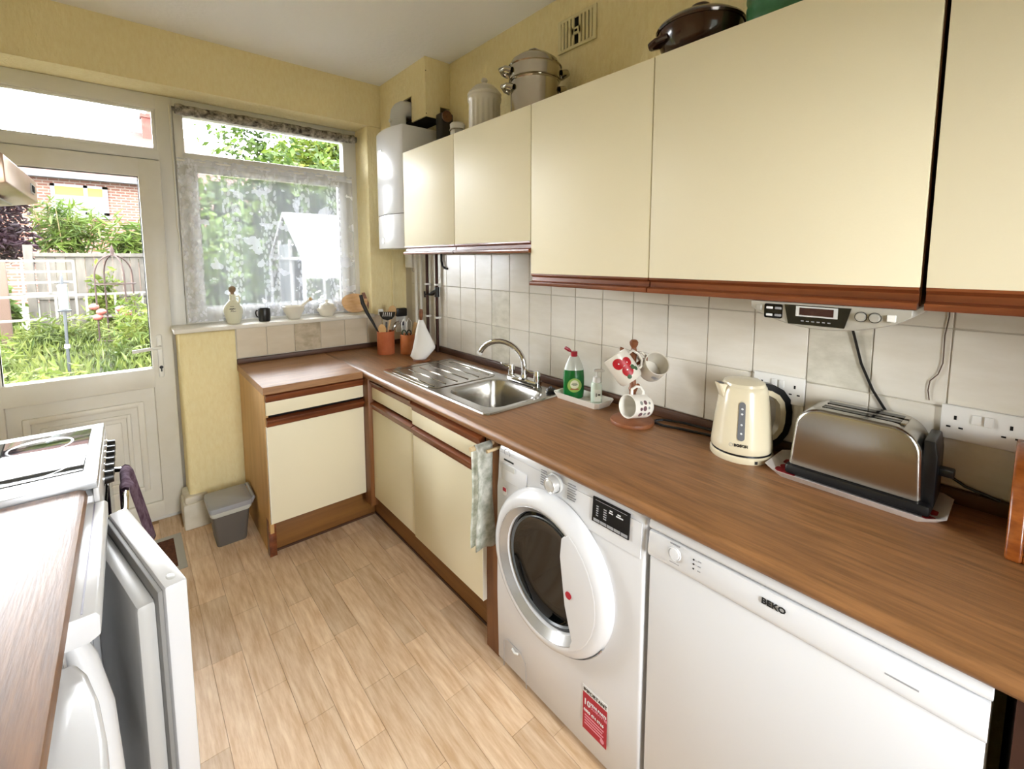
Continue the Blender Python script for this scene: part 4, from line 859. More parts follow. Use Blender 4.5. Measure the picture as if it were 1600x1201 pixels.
# bowl of the slotted spoon, facing the room
cS = PA+Vector((.01, -.012, .25))
hs = [(-.052, .022), (-.046, -.005), (-.03, -.024), (0, -.034), (.03, -.024), (.046, -.005), (.052, .022)]
flat_head(o, cS, UP, RT, hs, .008, black_pl, 'bowl')
for k in range(5): flat_head(o, cS+RT*(-.026+.013*k)-FW*.0045+UP*.005, UP+RT*.15, RT, [(-.0022, -.013), (.0022, -.013), (.0022, .013), (-.0022, .013)], .002, wh, 'slot')
o = stick(PA+Vector((-.01, .02, .012)), PA+Vector((.055, .035, .22)), .006, .006, wood_l, 'wooden_spoon', 'tall wooden spoon leaning right in the dark terracotta pot'); flat_head(o, PA+Vector((.065, .035, .265)), (.25, 0, 1), RT, ov(.027, .042), .01, wood_l, 'bowl')
o = stick(PA+Vector((0, -.02, .012)), PA+Vector((-.03, -.03, .13)), .007, .007, wood_l, 'wooden_spoon', 'short wooden spoon just showing over the dark terracotta pot rim'); flat_head(o, PA+Vector((-.036, -.032, .165)), (-.2, 0, 1), RT, ov(.024, .034), .01, wood_l, 'bowl')
o = stick(PA+Vector((.01, .01, .012)), PA+Vector((-.05, .02, .16)), .005, .005, black_pl, 'spatula', 'black-handled slice leaning on the sill from the terracotta pot')
B(MB().tube([PA+Vector((-.048, .02, .155)), PA+Vector((-.075, .03, .215)), PA+Vector((-.10, .04, .265)), PA+Vector((-.125, .05, .33)), PA+Vector((-.135, .055, .385))], [.006, .009, .011, .013, .011], 8), 'blade', black_pl, o)
o = stick(PA+Vector((.005, .03, .012)), PA+Vector((-.005, .04, .25)), .004, .004, steel_p, 'fish_slice', 'steel utensil with white end behind the slotted spoon'); flat_head(o, PA+Vector((-.01, .04, .268)), UP, RT, [(-.02, -.02), (.02, -.02), (.014, .02), (-.016, .018)], .004, white_pl, 'blade')
o = T('whisk', PA+Vector((.03, -.01, .012)), 'wire whisk in the dark terracotta pot', 'utensil')
B(MB().cyl(PA+Vector((.02, -.01, .012)), PA+Vector((.036, -.012, .14)), .006, n=10), 'handle', steel_p, o)
for k in range(4):
    a = PI*k/4; dv = Vector((math.cos(a), math.sin(a), 0)); c0 = PA+Vector((.036, -.012, .14)); lean = Vector((.05, -.005, .07))
    B(MB().tube([c0, c0+lean*.3+dv*.012, c0+lean*.75+dv*.018, c0+lean, c0+lean*.75-dv*.018, c0+lean*.3-dv*.012, c0], .0012, 5), 'wire', chrome, o)
# second pot: tongs, scissors, wooden handle
for k, dxk in enumerate((-.02, .016)):
    o = T('tongs', PB+Vector((dxk, 0, .012)), ('white wire-loop tongs handle nearest the sill side of the orange pot', 'white wire-loop tongs handle in the middle of the orange pot')[k], 'utensil')
    c0 = PB+Vector((dxk, .005, .012)); B(MB().tube([c0, c0+UP*.11+RT*(-.012), c0+UP*.19+RT*-.014, c0+UP*.215, c0+UP*.19+RT*.016, c0+UP*.11+RT*.012, c0+UP*.05], .0035, 8), 'loop', white_pl, o)
o = stick(PB+Vector((.02, -.01, .012)), PB+Vector((.036, -.015, .13)), .006, .006, steel_p, 'kitchen_knife', 'pale wooden-handled utensil in the orange terracotta pot'); B(MB().tube([PB+Vector((.032, -.014, .10)), PB+Vector((.04, -.018, .16)), PB+Vector((.052, -.02, .20))], [.009, .011, .012], 10), 'grip', wood_l, o)
o = T('scissors', PB+Vector((-.005, -.02, .012)), 'dark scissors with green handles in the orange terracotta pot', 'scissors')
B(MB().tube([PB+Vector((-.005, -.02, .012)), PB+Vector((0, -.022, .12))], .006, 6), 'blade', steel_p, o)
for sg, mm in ((-1, M('dark_green_plastic', '2F4A2E', .4)), (1, black_pl)):
    B(MB().tube([PB+RT*(sg*.016)-FW*.02+UP*.135+RT*.013*math.cos(2*PI*k/14)+UP*.018*math.sin(2*PI*k/14) for k in range(14)], .004, 6, closed=True), 'handle_ring', mm, o)
# kitchen roll on dowel
kr = T('kitchen_roll', (-.175, -.56, ZT), 'white kitchen paper hanging loose on a wooden dowel stand', 'kitchen roll')
cK = Vector((-.235, -.625, ZT))
B(MB().lathe([(0, 0), (.05, 0), (.052, .006), (.048, .012), (0, .012)], 28, cK), 'stand_base', wood_m, kr)
B(MB().lathe([(.008, .01), (.008, .26), (.011, .265), (.012, .30), (.009, .312), (0, .314)], 16, cK), 'dowel', wood_m, kr)
def ringk(zv, cxo, a, b, n=20, sq=.0): return [cK+RT*(cxo+a*math.cos(2*PI*k/n))+Vector((FW.x, FW.y, 0)).normalized()*(b*math.sin(2*PI*k/n))+UP*zv for k in range(n)]
B(MB().loft([ringk(.248, 0, .013, .012, 12), ringk(.24, .0, .017, .014, 12), ringk(.187, .004, .034, .024, 12), ringk(.09, .016, .067, .032, 12), ringk(.075, .014, .067, .034, 12), ringk(.028, -.014, .056, .034, 12), ringk(.003, -.014, .03, .028, 12)]), 'paper', M('kitchen_paper', 'EFEDE8', .9), kr, ang=70)

# ============================================================ THINGS ON THE SILL
zs = ZS+.012
o = T('stone_jug', (-1.09, .075, zs), 'cream stoneware flagon with cork stopper and black print', 'jug', local=True, rot=-.709)
sw_ = M('flagon_cream', 'DFDDC4', .3, coat=.2)
B(MB().lathe([(0, 0), (.03, 0), (.034, .004), (.046, .05), (.05, .075), (.046, .10), (.03, .125), (.017, .138), (.0155, .165), (.018, .168), (.016, .172), (0, .172)], 36), 'flagon', sw_, o)
B(MB().lathe([(.009, .17), (.009, .182), (.0165, .19), (.019, .202), (.015, .215), (.006, .22), (0, .2205)], 24), 'stopper', M('cork', '8C7458', .8), o)
B(MB().tube([(.016, 0, .160), (.034, 0, .164), (.042, 0, .15), (.040, 0, .13), (.033, 0, .118)], .0045, 8), 'handle', sw_, o)
ink = M('faded_black_ink', '4A443A', .6)
for k, (a, z_, ww) in enumerate(((.1, .092, .012), (.0, .088, .01), (.25, .089, .01), (.12, .082, .008), (.2, .075, .014), (.1, .104, .010))):
    th = -PI/2+.35+a; B(MB().tube([(.0496*math.cos(th+s*ww/.05), .0496*math.sin(th+s*ww/.05), z_+.002*math.sin(s*5+k)) for s in (-1, -.5, 0, .5, 1)], .0014, 5), 'print', ink, o)
o = T('black_mug', (-.93, .06, zs), 'small black barrel mug on the window sill', 'mug', local=True, rot=-.709+PI)
B(MB().lathe([(0, 0), (.028, 0), (.032, .006), (.034, .04), (.033, .075), (.031, .08), (.028, .078), (.029, .01), (0, .006)], 32), 'cup', black_pl, o)
B(MB().tube([(.031, 0, .062), (.048, 0, .066), (.054, 0, .05), (.048, 0, .03), (.032, 0, .022)], .0038, 8), 'handle', black_pl, o)
o = S(MB().lathe([(0, 0), (.034, 0), (.036, .008), (.040, .012), (.058, .05), (.062, .068), (.064, .078), (.061, .08), (.055, .07), (.036, .02), (0, .014)], 40, (-.758, .075, zs)), 'mortar', stone_w, (-.758, .075, zs), 'cream stoneware mortar bowl on the window sill', 'mortar')
o = T('pestle', (-.765, .07, zs+.03), 'pale pestle leaning out of the mortar', 'pestle')
B(MB().tube([(-.765, .07, zs+.025), (-.76, .07, zs+.04), (-.735, .07, zs+.062), (-.66, .07, zs+.115)], [.012, .014, .008, .0075], 12), 'shaft', stone_w, o); B(MB().tube([(-.662, .07, zs+.1135), (-.648, .07, zs+.124)], [.010, .011], 12), 'knob', wood_l, o)
o = T('sugar_bowl', (-.553, .07, zs), 'squat cream lidded sugar bowl on the window sill', 'bowl', local=True)
B(MB().lathe([(0, 0), (.036, 0), (.04, .004), (.056, .035), (.057, .05), (.046, .066), (.042, .07)], 36), 'bowl', stone_w, o)
B(MB().lathe([(.045, .069), (.047, .073), (.04, .082), (.012, .09), (.007, .094), (.010, .102), (.008, .108), (0, .11)], 32), 'lid', stone_w, o)
for sg in (-1, 1): B(MB().tube([(sg*.05, 0, .055), (sg*.062, 0, .05), (sg*.055, 0, .035)], .005, 8), 'lug', stone_w, o)
bd = T('chopping_board', (-.335, .10, zs), 'round pale wooden board with dark leather edge leaning in the sill corner', 'chopping board')
cB = Vector((-.36, .075, zs+.074)); upB = Vector((.1, .35, .93)).normalized(); sideB = Vector((.93, -.30, 0))
pts = [(.084*math.cos(a)*(1.0+.06*math.sin(3*a)), .071*math.sin(a)*(1+.05*math.cos(2*a+.5))) for a in [2*PI*k/36 for k in range(36)]]
flat_head(bd, cB, upB, sideB, pts, .012, M('board_pine', 'E4BE90', .5, var=(5, 'CB9A64'), stretch=(3, 3, 14)), 'board')
flat_head(bd, cB+Vector((.075, -.012, .02)), (-.35, .1, 1), sideB, [(-.008, -.07), (.008, -.07), (.011, .05), (-.010, .055)], .014, wood_m, 'handle')

# ============================================================ FLOOR THINGS
cd_ = T('food_caddy', (-1.215, -.275, 0), 'grey lidded food-waste caddy with a white liner beside the oak panel', 'bin')
def cad(x, y, hx, hy, z, r=.02): return rrect(x-hx, x+hx, y-hy, y+hy, r, z, 4)
cxx, cyy = -1.215, -.235
B(MB().loft([cad(cxx, cyy, .068, .075, .0), cad(cxx, cyy, .07, .078, .01), cad(cxx, cyy, .088, .10, .20)]), 'bucket', M('grey_caddy', '625D57', .5), cd_)
B(MB().loft([cad(cxx, cyy, .088, .10, .175), cad(cxx, cyy, .094, .106, .185), cad(cxx, cyy, .097, .109, .205)]), 'liner', M('liner_film', 'C9CCC4', .35), cd_)
l_ = B(MB().loft([cad(cxx, cyy, .098, .112, .203), cad(cxx, cyy, .10, .115, .21), cad(cxx, cyy, .097, .112, .228), cad(cxx, cyy, .08, .095, .234)]), 'lid', M('grey_lid', '9C9EA2', .3), cd_)
B(MB().tube([(cxx+.09, cyy-.10, .205), (cxx+.106, cyy-.09, .225), (cxx+.108, cyy+.09, .232), (cxx+.09, cyy+.105, .215)], .008, 8), 'handle', M('grey_lid', '9C9EA2', .3), cd_)
fm = T('floor_mat', (-1.51, -.2, 0), 'brown doormat strip in a metal frame on the floor', 'mat')
f = MB(); ringf_ = lambda: None
fx0, fx1, fy0, fy1 = -1.62, -1.418, -.385, -.02
B(MB().box(fx0, fx1, fy0, fy0+.035, 0, .004, .001, 1).box(fx0, fx1, fy1-.035, fy1, 0, .004, .001, 1).box(fx1-.035, fx1, fy0+.034, fy1-.034, 0, .004, .001, 1).box(fx0, fx0+.035, fy0+.034, fy1-.034, 0, .004, .001, 1), 'frame', M('dull_aluminium', 'B8B6AE', .4, .6), fm)
B(MB().box(fx0+.034, fx1-.034, fy0+.034, fy1-.034, 0, .003), 'brown_pile', M('brown_coir', '4A2A18', .95, var=(60, '6A3E26')), fm)

# ============================================================ LEFT SIDE: COUNTER, COOKER, FRIDGES, HOOD
S(MB().prism([(XL+.002, ZBt), (-1.69, ZBt), (-1.679, ZBt+.006), (-1.675, ZBt+.015), (-1.679, ZT-.006), (-1.69, ZT), (XL+.002, ZT)], 'y', -3.9, -1.392), 'worktop', wtop_y, (-1.98, -2.6, ZBt), 'brown worktop beside the cooker, over the fridge', 'worktop')
ck = T('cooker', (-1.95, -1.11, 0), 'white freestanding electric cooker with glass hob and black knobs', 'cooker')
CY0, CY1 = -1.388, -.83
B(MB().box(XL+.02, -1.665, CY0, CY1, .01, .875, .004), 'body', white_ap, ck)
B(MB().box(XL+.02, -1.654, CY0, CY1, .893, .918, .004), 'hob_surround', M('hob_silver', 'CFD2D6', .25, .5), ck)
hb = B(MB().box(XL+.06, -1.685, -1.30, -.885, .916, .9205, .003), 'hob_glass', M('hob_glass', '15181C', .05, spec=.7), ck)
hr = M('hob_ring_print', '7C8288', .3)
for (xx, yy, rr) in ((-1.80, -.99, .07), (-1.80, -1.20, .085), (-2.05, -.99, .085), (-2.05, -1.20, .07)):
    B(MB().lathe([(rr, .0), (rr+.003, .0006), (rr+.006, 0)], 40, (xx, yy, .9205)), 'cooking_ring', hr, hb)
B(MB().box(-1.665, -1.652, CY0+.003, CY1-.003, .785, .892, .003), 'control_panel', white_ap, ck)
for k in range(6):
    yk = -.865-k*.062
    kn = B(MB().cyl((-1.652, yk, .838), (-1.628, yk, .838), .021, .018, 20), 'knob', black_pl, ck)
    B(MB().cyl((-1.6525, yk, .838), (-1.649, yk, .838), .025, n=24), 'knob_ring', chrome, kn)
od = B(MB().box(-1.665, -1.645, CY0+.005, CY1-.005, .12, .775, .004), 'oven_door', black_gl, ck)
B(MB().tube([(-1.645, -1.29, .755), (-1.607, -1.27, .755), (-1.605, -1.11, .755), (-1.607, -.91, .755), (-1.645, -.89, .755)], .009, 10), 'oven_handle', chrome, od)
def ot(u, v):
    y = -.90-.22*u; s = v*2-1; L_ = .29
    if abs(s) < .08: a = s/.08*PI/2; return (-1.606+.014*math.sin(a), y, .755+.014*math.cos(a))
    d_ = (abs(s)-.08)/.92*L_*(1 if s > 0 else .6)
    return (-1.606+(.0155+.006*math.sin(u*11+d_*6)+(.17 if s > 0 else .02)*d_)*(1 if s > 0 else -.75), y+.01*math.sin(d_*9), .755-d_)
S(MB().grid(ot, 20, 44, .005), 'oven_towel', M('purple_check_towel', '6B4A60', .95, var=(34, 'A58CA0'), space='World'), (-1.6, -1.06, .42), 'mauve patterned towel hung on the oven door handle', 'towel', ang=180)
# fridge with its door ajar
fg = T('fridge', (-1.95, -1.63, 0), 'white under-counter fridge standing with its door ajar', 'fridge')
FY0, FY1 = -1.915, -1.398
B(MB().box(XL+.02, -1.69, FY1-.03, FY1, .02, .80).box(XL+.02, -1.69, FY0, FY0+.03, .02, .80).box(XL+.02, -1.69, FY0, FY1, .02, .05).box(XL+.02, XL+.05, FY0, FY1, .02, .80), 'cabinet', white_ap, fg)
B(MB().prism([(XL+.02, .802), (-1.655, .802), (-1.638, .812), (-1.637, .85), (-1.642, .858), (XL+.02, .858)], 'y', FY0, FY1, .003), 'top_panel', white_ap, fg)
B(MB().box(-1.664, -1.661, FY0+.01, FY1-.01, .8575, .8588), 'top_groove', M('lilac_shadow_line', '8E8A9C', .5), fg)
for zh in (.25, .52): B(MB().box(XL+.05, -1.72, FY0+.03, FY1-.03, zh, zh+.006), 'glass_shelf', M('shelf_grey', 'A4A8A8', .2), fg)
B(MB().box(XL+.05, -1.74, FY0+.04, FY1-.04, .62, .70, .01), 'ice_box', M('icebox_grey', '8A8D8E', .3), fg)
# door, hinged at the far end
hx, hy = -1.640, -1.36; ang = math.atan2(-1.80-hy, -1.545-hx)     # direction of the open door
dd = Vector((math.cos(ang), math.sin(ang), 0)); nn = Vector((dd.y, -dd.x, 0))     # nn: into the fridge side
if nn.x > 0: nn = -nn
dm = Matrix((dd, -nn, UP)).transposed().to_4x4(); dm.translation = (hx, hy, 0)
W_ = .475
do = B(MB().box(0, W_, -.0, .042, .06, .80, .006, mat=dm), 'door', white_ap, fg)
B(MB().box(.012, W_-.012, -.010, 0, .075, .79, .003, mat=dm), 'door_seal', M('grey_seal', '8C8A86', .6), do)
B(MB().box(.03, W_-.03, -.045, -.008, .09, .765, .012, mat=dm), 'door_liner', M('liner_grey_white', 'C4C2BE', .4), do)
B(MB().lathe([(.009, 0), (.007, .0015), (0, .002)], 20, sx=1.6, mat=dm @ Matrix.Translation((W_-.035, .021, .80))), 'maker_badge', grey_pl, do)
# nearer appliance with a bowed door and grab handle
fz = T('freezer', (-1.98, -2.25, 0), 'white under-counter freezer with a bowed door and grab handle', 'freezer')
B(MB().box(XL+.02, -1.70, -2.56, -1.94, .02, .84, .004), 'cabinet', white_ap, fz)
dp = [(-1.70, -1.94), (-1.668, -1.945)]+[(-1.662-.06*math.sin(PI*.5*(k/8)), -1.96-.30*k/8) for k in range(9)]+[(-1.602+.0, -2.30), (-1.60, -2.55), (-1.70, -2.56)]
dp = [(-1.70, -1.945), (-1.672, -1.945), (-1.655, -1.985), (-1.638, -2.06), (-1.626, -2.15), (-1.62, -2.26), (-1.622, -2.40), (-1.64, -2.55), (-1.70, -2.555)]
fd = B(MB().prism(dp, 'z', .06, .735, .01, 3), 'door', white_ap, fz)
B(MB().prism([(a+(.012 if a > -1.69 else 0)*0, b) for a, b in dp], 'z', .745, .80, .01, 3), 'door_top_rail', white_ap, fz)
B(MB().tube([(-1.685, -1.86, .79), (-1.672, -1.865, .74), (-1.656, -1.88, .64), (-1.648, -1.90, .50), (-1.65, -1.92, .38)], [.018, .024, .027, .026, .02], 14), 'grab_handle', white_ap, fz)

hdt = T('cooker_hood', (-2.0, -1.11, 1.55), 'brushed metal cooker hood above the hob', 'cooker hood')
hm = M('hood_metal', 'B88E72', .3, .7, var=(3, 'C9B4A2'))
HX = -1.765
B(MB().prism([(XL+.002, 1.60), (XL+.002, 1.86), (-1.98, 1.85), (HX-.02, 1.775), (HX, 1.762), (HX, 1.695), (HX-.02, 1.688)], 'y', -1.375, -.845, .004), 'canopy', hm, hdt)
B(MB().box(HX-.001, HX+.003, -.985, -.925, 1.712, 1.742, .001, 1), 'switch_plate', grey_pl, hdt)
B(MB().box(HX+.002, HX+.005, -.978, -.955, 1.717, 1.737, .001, 1), 'light_switch', dark_gap, hdt); B(MB().box(HX+.002, HX+.005, -.95, -.935, 1.717, 1.737, .001, 1), 'fan_switch', dark_gap, hdt)
for k in range(12):
    t_ = k/12; xs = HX-.05-.40*t_; zv = 1.684-.078*((HX-xs)/.51)
    B(MB().box(xs-.011, xs+.011, -1.33, -1.0, zv-.006, zv-.001, .001, 1), 'filter_slat', grey_pl, hdt)

# ============================================================ GARDEN
GZ = -.18
S(MB().box(-30, 30, .32, 45, GZ-.2, GZ).box(-30, 30, -30, -4.12, GZ-.2, GZ), 'ground', M('garden_soil', deep('3C3A22'), .95, var=(1.5, deep('4E5A2A')), space='World'), (0, 10, GZ), 'garden ground', kind='structure')
S(MB().box(-4.5, 3.5, .33, 2.0, GZ-.02, GZ+.06).box(-4.5, 3.5, -7.5, -4.13, GZ-.02, GZ+.06), 'added_bounce_slab', M('pale_concrete', 'C2BCB0', .9, var=(3, 'CEC8BC'), space='World'), (-.5, 1, GZ-.02), 'added pale concrete slabs outside that bounce skylight up to the ceiling', kind='structure')  # unseen pale slabs added front and rear to bounce skylight onto the ceiling
def leaves_mesh(name, pts, sizes, mat, rs, asp=.38, droop=.4, up=False):
    n = len(pts); d = rs.normal(size=(n, 3)); 
    if up: d[:, 2] = np.abs(d[:, 2])*2.2+1.2
    else: d[:, 2] = d[:, 2]*.7-droop
    d /= np.linalg.norm(d, axis=1)[:, None]; s_ = np.cross(d, rs.normal(size=(n, 3))); s_ /= np.linalg.norm(s_, axis=1)[:, None]
    L_ = sizes[:, None]; nrm = np.cross(d, s_)
    v = np.stack([pts, pts+d*L_*.5+s_*L_*asp*.5+nrm*L_*.06, pts+d*L_, pts+d*L_*.5-s_*L_*asp*.5+nrm*L_*.06], 1).reshape(-1, 3)
    f_ = np.arange(n*4).reshape(n, 4)
    me = bpy.data.meshes.new(name); me.from_pydata(v.tolist(), [], f_.tolist()); me.materials.append(mat); return me
def leaf_obj(me, name, parent, base):
    me.transform(Matrix.Translation(-Vector(base))); o = bpy.data.objects.new(name, me); COL.objects.link(o); o.parent = parent; ROOT[o.name] = (Vector(base), False); return o
def blob_pts(rs, n, c, rad, shell=.55):
    u = rs.normal(size=(n, 3)); u /= np.linalg.norm(u, axis=1)[:, None]; r = shell+(1-shell)*rs.random(n)
    lump = 1+.16*np.sin(u[:, 0]*7+c[0])+.14*np.sin(u[:, 2]*8+u[:, 1]*5)
    return np.array(c)+u*(r*lump)[:, None]*np.array(rad)
lm_hedge = leaf_mat('hedge_leaf', '2C4A16', '6E8C30', 'A6B84E', 2.2)
lm_con = leaf_mat('golden_conifer', '55701C', '93A534', 'BDC24A', 1.6)
lm_purple = leaf_mat('purple_leaf', '2A1A22', '4E3440', '6C4A56', 2.5)
lm_bam = leaf_mat('bamboo_leaf', '52722A', '8FAA48', 'B4C46A', 2.5)
lm_grass = leaf_mat('meadow_leaf', '506826', '98A650', 'CCC878', 2.6)
lm_grass2 = leaf_mat('meadow_bright', '647E30', 'A4B450', 'CACC72', 2.6)
bark = M('bark', deep('5A4A38'), .9)
cane = M('bamboo_cane', deep('A8925A'), .6)
def shrub(name, label, cat, base, blobs, n, size, mat, seed, trunk=.05, asp=.4, group=None, canes=0):
    rs = np.random.RandomState(seed); t = T(name, base, label, cat, group)
    tot = sum(b[1][0]*b[1][1]*b[1][2] for b in blobs); pts = []
    for c, rad in blobs:
        k = max(20, int(n*rad[0]*rad[1]*rad[2]/tot)); pts.append(blob_pts(rs, k, c, rad, .35))
    pts = np.concatenate(pts); me = leaves_mesh(name+'_leaves', pts, size*(.6+.8*rs.random(len(pts))), mat, rs, asp)
    o = leaf_obj(me, 'foliage', t, base); o['kind'] = 'stuff'
    m = MB(); zt = max(c[2] for c, r in blobs); xc = sum(c[0] for c, r in blobs)/len(blobs); yc = sum(c[1] for c, r in blobs)/len(blobs)
    if canes:
        for k in range(canes):
            a = rs.uniform(0, 6.28); q_ = rs.uniform(.05, .3)
            B(MB().tube([(base[0]+.1*math.cos(a), base[1]+.1*math.sin(a), base[2]), (base[0]+q_*math.cos(a), base[1]+q_*math.sin(a), base[2]+(zt-base[2])*.6), (base[0]+2.2*q_*math.cos(a), base[1]+2.2*q_*math.sin(a), zt+.4)], [.018, .014, .006], 6), 'cane', cane, t)
    else:
        B(MB().tube([base, ((base[0]+xc)/2, (base[1]+yc)/2, (base[2]+zt)/2), (xc, yc, zt)], [trunk, trunk*.8, trunk*.4], 8), 'trunk', bark, t)
    return t
# rough grass and wild plants, far too many to count
rs = np.random.RandomState(2)
n = 46000; px_ = rs.uniform(-6.5, 3.5, n); py_ = 2.05+7.3*rs.random(n)**.8
hump = .12+.25*rs.random(n)*(.6+.6*np.sin(px_*1.7+py_*.9)**2)
pts = np.stack([px_, py_, GZ+hump*rs.random(n)*1.4], 1)
me = leaves_mesh('wild_grass', pts, (.07+.17*rs.random(n)*(.4+.6*np.sin(px_*2.1+py_*1.3)**2)), lm_grass, rs, .16, up=True)
me.transform(Matrix.Translation((1.5, -5, 0))); o = bpy.data.objects.new('wild_grass', me); COL.objects.link(o); o.location = (-1.5, 5, 0)
tag(o, 'tangle of wild grass and leafy growth filling the garden', 'grass', kind='stuff')
def bush(x, y, rx, rz, label, mat, seed, n=1400, size=.14, asp=.3, group=None):
    n = n*2; size = size*.72
    return shrub('garden_bush', label, 'bush', (x, y, GZ), [((x, y, GZ+rz*.8), (rx, rx*.8, rz)), ((x+rx*.5, y-.1, GZ+rz*.5), (rx*.6, rx*.5, rz*.7))], n, size, mat, seed, .03, asp, group)
bush(-1.15, 5.6, .75, .62, 'bright green leafy perennial clump beside the rose arch', lm_grass2, 11, 1700, .20, .22)
bush(-3.4, 5.4, .8, .42, 'pale green loose bush left of the bird feeder', lm_grass2, 12, 1500, .17, .25)
bush(-2.35, 7.0, .7, .45, 'soft green weedy bush behind the bird feeder pole', lm_grass, 13, 1500, .16, .2)
bush(-1.9, 8.9, .3, .85, 'small upright shrub in front of the board fence', lm_grass2, 14, 600, .18, .4)
bush(-3.6, 9.0, .5, .85, 'large-leaved green plant behind the white trellis', lm_bam, 15, 700, .25, .6)
bush(-.7, 4.2, .5, .42, 'yellow-green low bush close to the kitchen door', lm_grass2, 16, 1200, .17, .25)
bush(-2.5, 3.6, .6, .32, 'low leafy weeds at the foot of the bird feeder', lm_grass2, 17, 1300, .14, .3)
# bird feeder
bf = T('bird_feeder', (-2.12, 4.0, GZ), 'tall pole with a clear seed feeder tube on top', 'bird feeder')
fpx, fpy = -2.10, 4.0; gmt = M('feeder_grey', deep('50565C'), .4, .5)
B(MB().cyl((fpx-.012, fpy, GZ), (fpx, fpy, .93), .014, n=12), 'pole', gmt, bf)
B(MB().cyl((fpx-.006, fpy, .52), (fpx-.006, fpy, .56), .022, n=12), 'pole_joint', grey_pl, bf)
B(MB().lathe([(.055, .93), (.058, .945), (.03, .96), (0, .96)], 20, (fpx, fpy, 0)), 'tray', gmt, bf)
B(MB().cyl((fpx, fpy, .955), (fpx, fpy, 1.21), .042, n=20), 'seed_tube', M('feeder_clear', deep('C3CCC4', .12), .15), bf)
B(MB().lathe([(.046, 1.21), (.04, 1.225), (.014, 1.24), (.012, 1.32), (0, 1.36)], 16, (fpx, fpy, 0)), 'cap', gmt, bf)
B(MB().tube([(fpx-.06, fpy, 1.25), (fpx+.06, fpy, 1.25)], .005, 6), 'perch_bar', gmt, bf)
# rose arch (obelisk)
ob_ = T('plant_obelisk', (-1.72, 6.5, GZ), 'rusty iron garden obelisk with domed top and red roses', 'obelisk')
rm = M('rusty_iron', deep('4A2A1E'), .7, .3); ox, oy = -1.70, 6.5; orr = .255
for k in range(4):
    a = .5+PI/2*k; P_ = [(ox+orr*math.cos(a), oy+orr*math.sin(a), GZ), (ox+orr*math.cos(a), oy+orr*math.sin(a), 1.25)]
    for q_ in range(1, 7): th = PI/2*q_/6; P_.append((ox+orr*math.cos(th)*math.cos(a), oy+orr*math.cos(th)*math.sin(a), 1.25+.32*math.sin(th)))
    B(MB().tube(P_, .011, 7), 'upright', rm, ob_)
for zr in (.25, .62, 1.12): B(MB().tube([(ox+orr*math.cos(2*PI*k/28), oy+orr*math.sin(2*PI*k/28), zr) for k in range(28)], .008, 6, closed=True), 'hoop', rm, ob_)
B(MB().lathe([(.03, 1.56), (.02, 1.60), (.03, 1.64), (.012, 1.70), (0, 1.74)], 12, (ox, oy, 0)), 'finial', rm, ob_)
rosem = M('rose_bloom', deep('C8443C'), .6, var=(8, deep('E08A78')))
for k, (a, b, c) in enumerate(((-.26, -.1, .78), (-.18, -.14, .70), (.05, -.22, .74), (.12, -.2, .66), (-.22, -.15, .62))):
    S(MB().ball((ox+a, oy+b, c), .062, 12, .8), 'rose_bloom', rosem, (ox+a, oy+b, c-.05), 'red rose bloom on the iron obelisk', 'flower', 'roses on the obelisk')
# white trellis panels
def trellis(x0, x1, y, z0, z1, nx, nz, label):
    t = T('trellis', ((x0+x1)/2, y, GZ), label, 'trellis'); m = M('weathered_white_wood', deep('C9C4B8', .14), .8)
    for k in range(nz+1): zz_ = z0+(z1-z0)*k/nz; B(MB().box(x0, x1, y-.012, y+.012, zz_-.018, zz_+.018), 'rail', m, t)
    for k in range(nx+1): xx = x0+(x1-x0)*k/nx; B(MB().box(xx-.016, xx+.016, y-.028, y-.012, GZ if k in (0, nx) else z0, z1), 'upright', m, t)
    return t
trellis(-4.6, -2.22, 7.6, .95, 1.48, 8, 3, 'white trellis panel with open squares in front of the purple tree')
trellis(-4.6, -1.0, 7.3, .55, .92, 10, 1, 'low white trellis rail across the back of the garden')
S(MB().box(-3.10, -2.98, 7.5, 7.58, GZ, 1.47, .005), 'fence_post', M('brown_post', deep('7A5A44'), .8), (-3.04, 7.54, GZ), 'short brown timber post against the white trellis', 'post')
# close-board fence
fe_ = T('board_fence', (-1.2, 9.6, GZ), 'weathered grey close-board fence with capping rail', 'fence')
fwm = M('weathered_fence', deep('8A8276', .17), .85, var=(5, deep('A69C8C', .19)), stretch=(4, 4, 1), rnd=.12, space='World')
bdm = MB().box(-.066, .066, -.012, .012, 0, 1.74).mesh('board', fwm)
for k in range(24): P2(bdm, 'board', fe_, (-2.80+k*.14, 9.6+(.012 if k % 2 else 0), GZ))
B(MB().box(-2.95, .55, 9.54, 9.64, 1.56, 1.63), 'capping_rail', fwm, fe_); B(MB().box(-2.95, .55, 9.56, 9.59, .72, .82), 'cross_rail', fwm, fe_)
for xx in (-2.95, -1.0): B(MB().box(xx-.06, xx+.06, 9.53, 9.66, GZ, 1.78), 'post', fwm, fe_)
